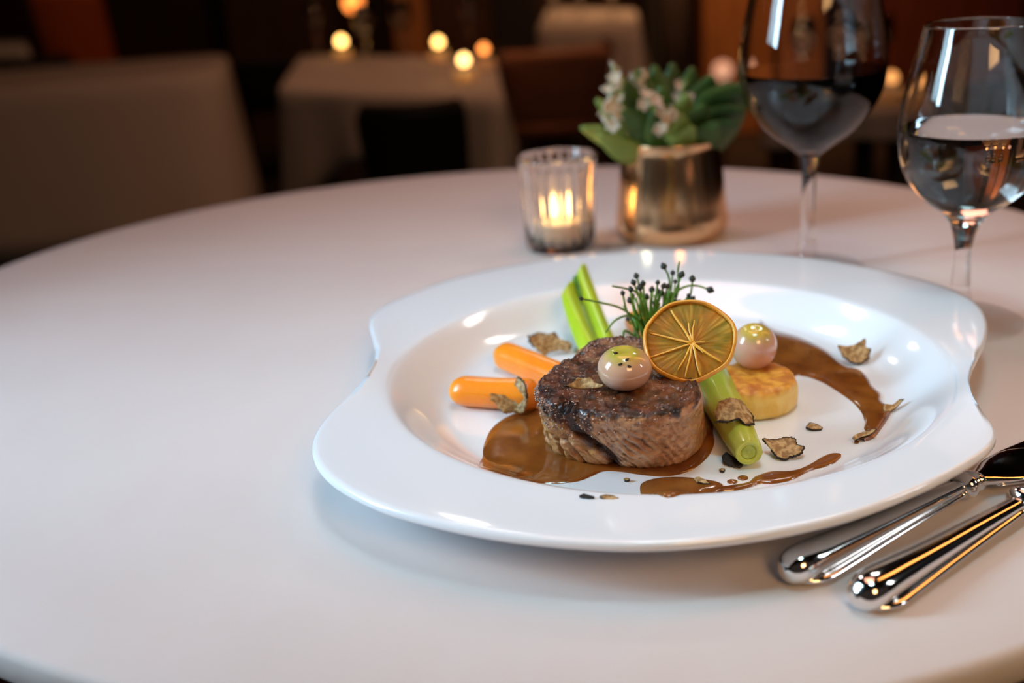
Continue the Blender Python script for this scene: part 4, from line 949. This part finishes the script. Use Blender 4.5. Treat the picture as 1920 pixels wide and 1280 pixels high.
for u_, v_, lb_ in ((1495, 152, 'dim amber light added for a glint, left on the low table behind the wine glass'), (1588, 158, 'dim amber light added for a glint, in the middle of the low table behind the wine glass'), (1672, 150, 'dim amber light added for a glint, right on the low table between the two stemmed glasses')):
    far_candle(lb_, u_, v_, BZ, (1.0, .42, .12), 1.6, .1, .011, .05)  # glowing stand-ins added for unidentified warm glints; their candle form is invented
def wall_lamp(label, u, v_, y, col, s, r):
    p = D(u, v_, y); root = thing('glow_lamp', label, 'lamp', p - np.array([0, 0, r * 2]), 'background lamps')
    fm = mat('lamp_glow', col, emit=col, emit_s=s)
    v, f = lathe(p, [(r * math.cos(a_) + 1e-4, r * math.sin(a_)) for a_ in np.linspace(-1.5, 1.5, 14)], 24, True, True); mesh('globe', v, f, fm, root)
    hz = p[2] - r; v, f = lathe((p[0], p[1], 0), [(.09, 0.0), (.09, .012), (.012, .03), (.010, hz - .01), (.02, hz)], 20, True, True); mesh('stand', v, f, M['dark_wood'], root)
wall_lamp('orange globe lamp at the top edge above the leftmost candle', 662, 5, 4.4, (1.0, .26, .045), 3.2, .036)
wall_lamp('blush globe lamp just left of the wine glass', 1355, 132, 3.6, (1.0, .50, .30), .7, .030)
wall_lamp('small amber globe lamp seen at the far table behind the armchair', 1062, 38, 5.4, (1.0, .46, .20), .8, .04)
def far_glass(label, u, v_, y, z0, h=.16, r=.03):
    p = D(u, v_, y); b = np.array([p[0], p[1], z0 + .0045]); root = thing('background_glass', label, 'glass', b, 'background glasses')
    v, f = lathe(b, [(.0002, .0002), (r, .0003), (r, .002), (.005, .005), (.004, h * .45), (.012, h * .5), (r * 1.1, h * .7), (r * .9, h), (r * .88, h), (r * 1.05, h * .7), (.010, h * .52), (.0002, h * .515)], 32, True, True); mesh('body', v, f, M['glass'], root)
for i, (u, v_, tl_) in enumerate([(600, 110, B4), (690, 120, B4), (885, 100, B4), (760, 110, B4)]):
    p = P(u, v_, BZ); far_glass(['empty glass left of the leftmost candle on the centre left table', 'empty glass right of the leftmost candle on the centre left table', 'empty glass behind the right candles on the centre left table', 'empty glass in the middle of the centre left table'][i], u, v_, p[1], BZ, .17)
for i, (u, v_) in enumerate([(1500, 180), (1580, 170), (1640, 180)]):
    p = P(u, v_, BZ); far_glass(['empty glass left on the table behind the wine glass', 'empty glass mid table behind the wine glass', 'empty glass right on the table behind the wine glass'][i], u, v_, p[1], BZ, .15)
for i, (u, v_) in enumerate([(1040, 40), (1090, 36), (1150, 40)]):
    p = P(u, v_, BZ); far_glass(['empty glass left on the far table behind the armchair', 'empty glass mid far table behind the armchair', 'empty glass right on the far table behind the armchair'][i], u, v_, p[1], BZ, .15)

# warm pools of light from the ceiling spots over the other tables
def spot(name, loc, tgt, power, col, ang):
    d = bpy.data.lights.new(name, 'SPOT'); d.energy = power; d.color = col; d.spot_size = math.radians(ang); d.spot_blend = .8; d.shadow_soft_size = .25
    o = bpy.data.objects.new(name, d); COL.objects.link(o); o.location = loc; o.rotation_euler = (Vector(tgt) - Vector(loc)).to_track_quat('-Z', 'Y').to_euler()
spot('spot_left_table', (-1.0, 2.6, 2.6), (-1.1, 3.8, .6), 3, (1, .48, .34), 60)
spot('spot_centre_table', (-.2, 2.4, 2.6), (-.25, 3.1, .6), 9, (1, .50, .30), 50)
spot('spot_right_table', (.9, 2.3, 2.6), (.9, 2.8, .6), 9, (1, .50, .24), 50)
spot('spot_far_wall', (.9, 4.0, 2.5), (1.0, 5.6, .5), 140, (1, .50, .22), 80)
spot('spot_orange_chair', (-1.9, 4.2, 2.5), (-2.0, 5.0, .7), 10, (1, .55, .3), 50)
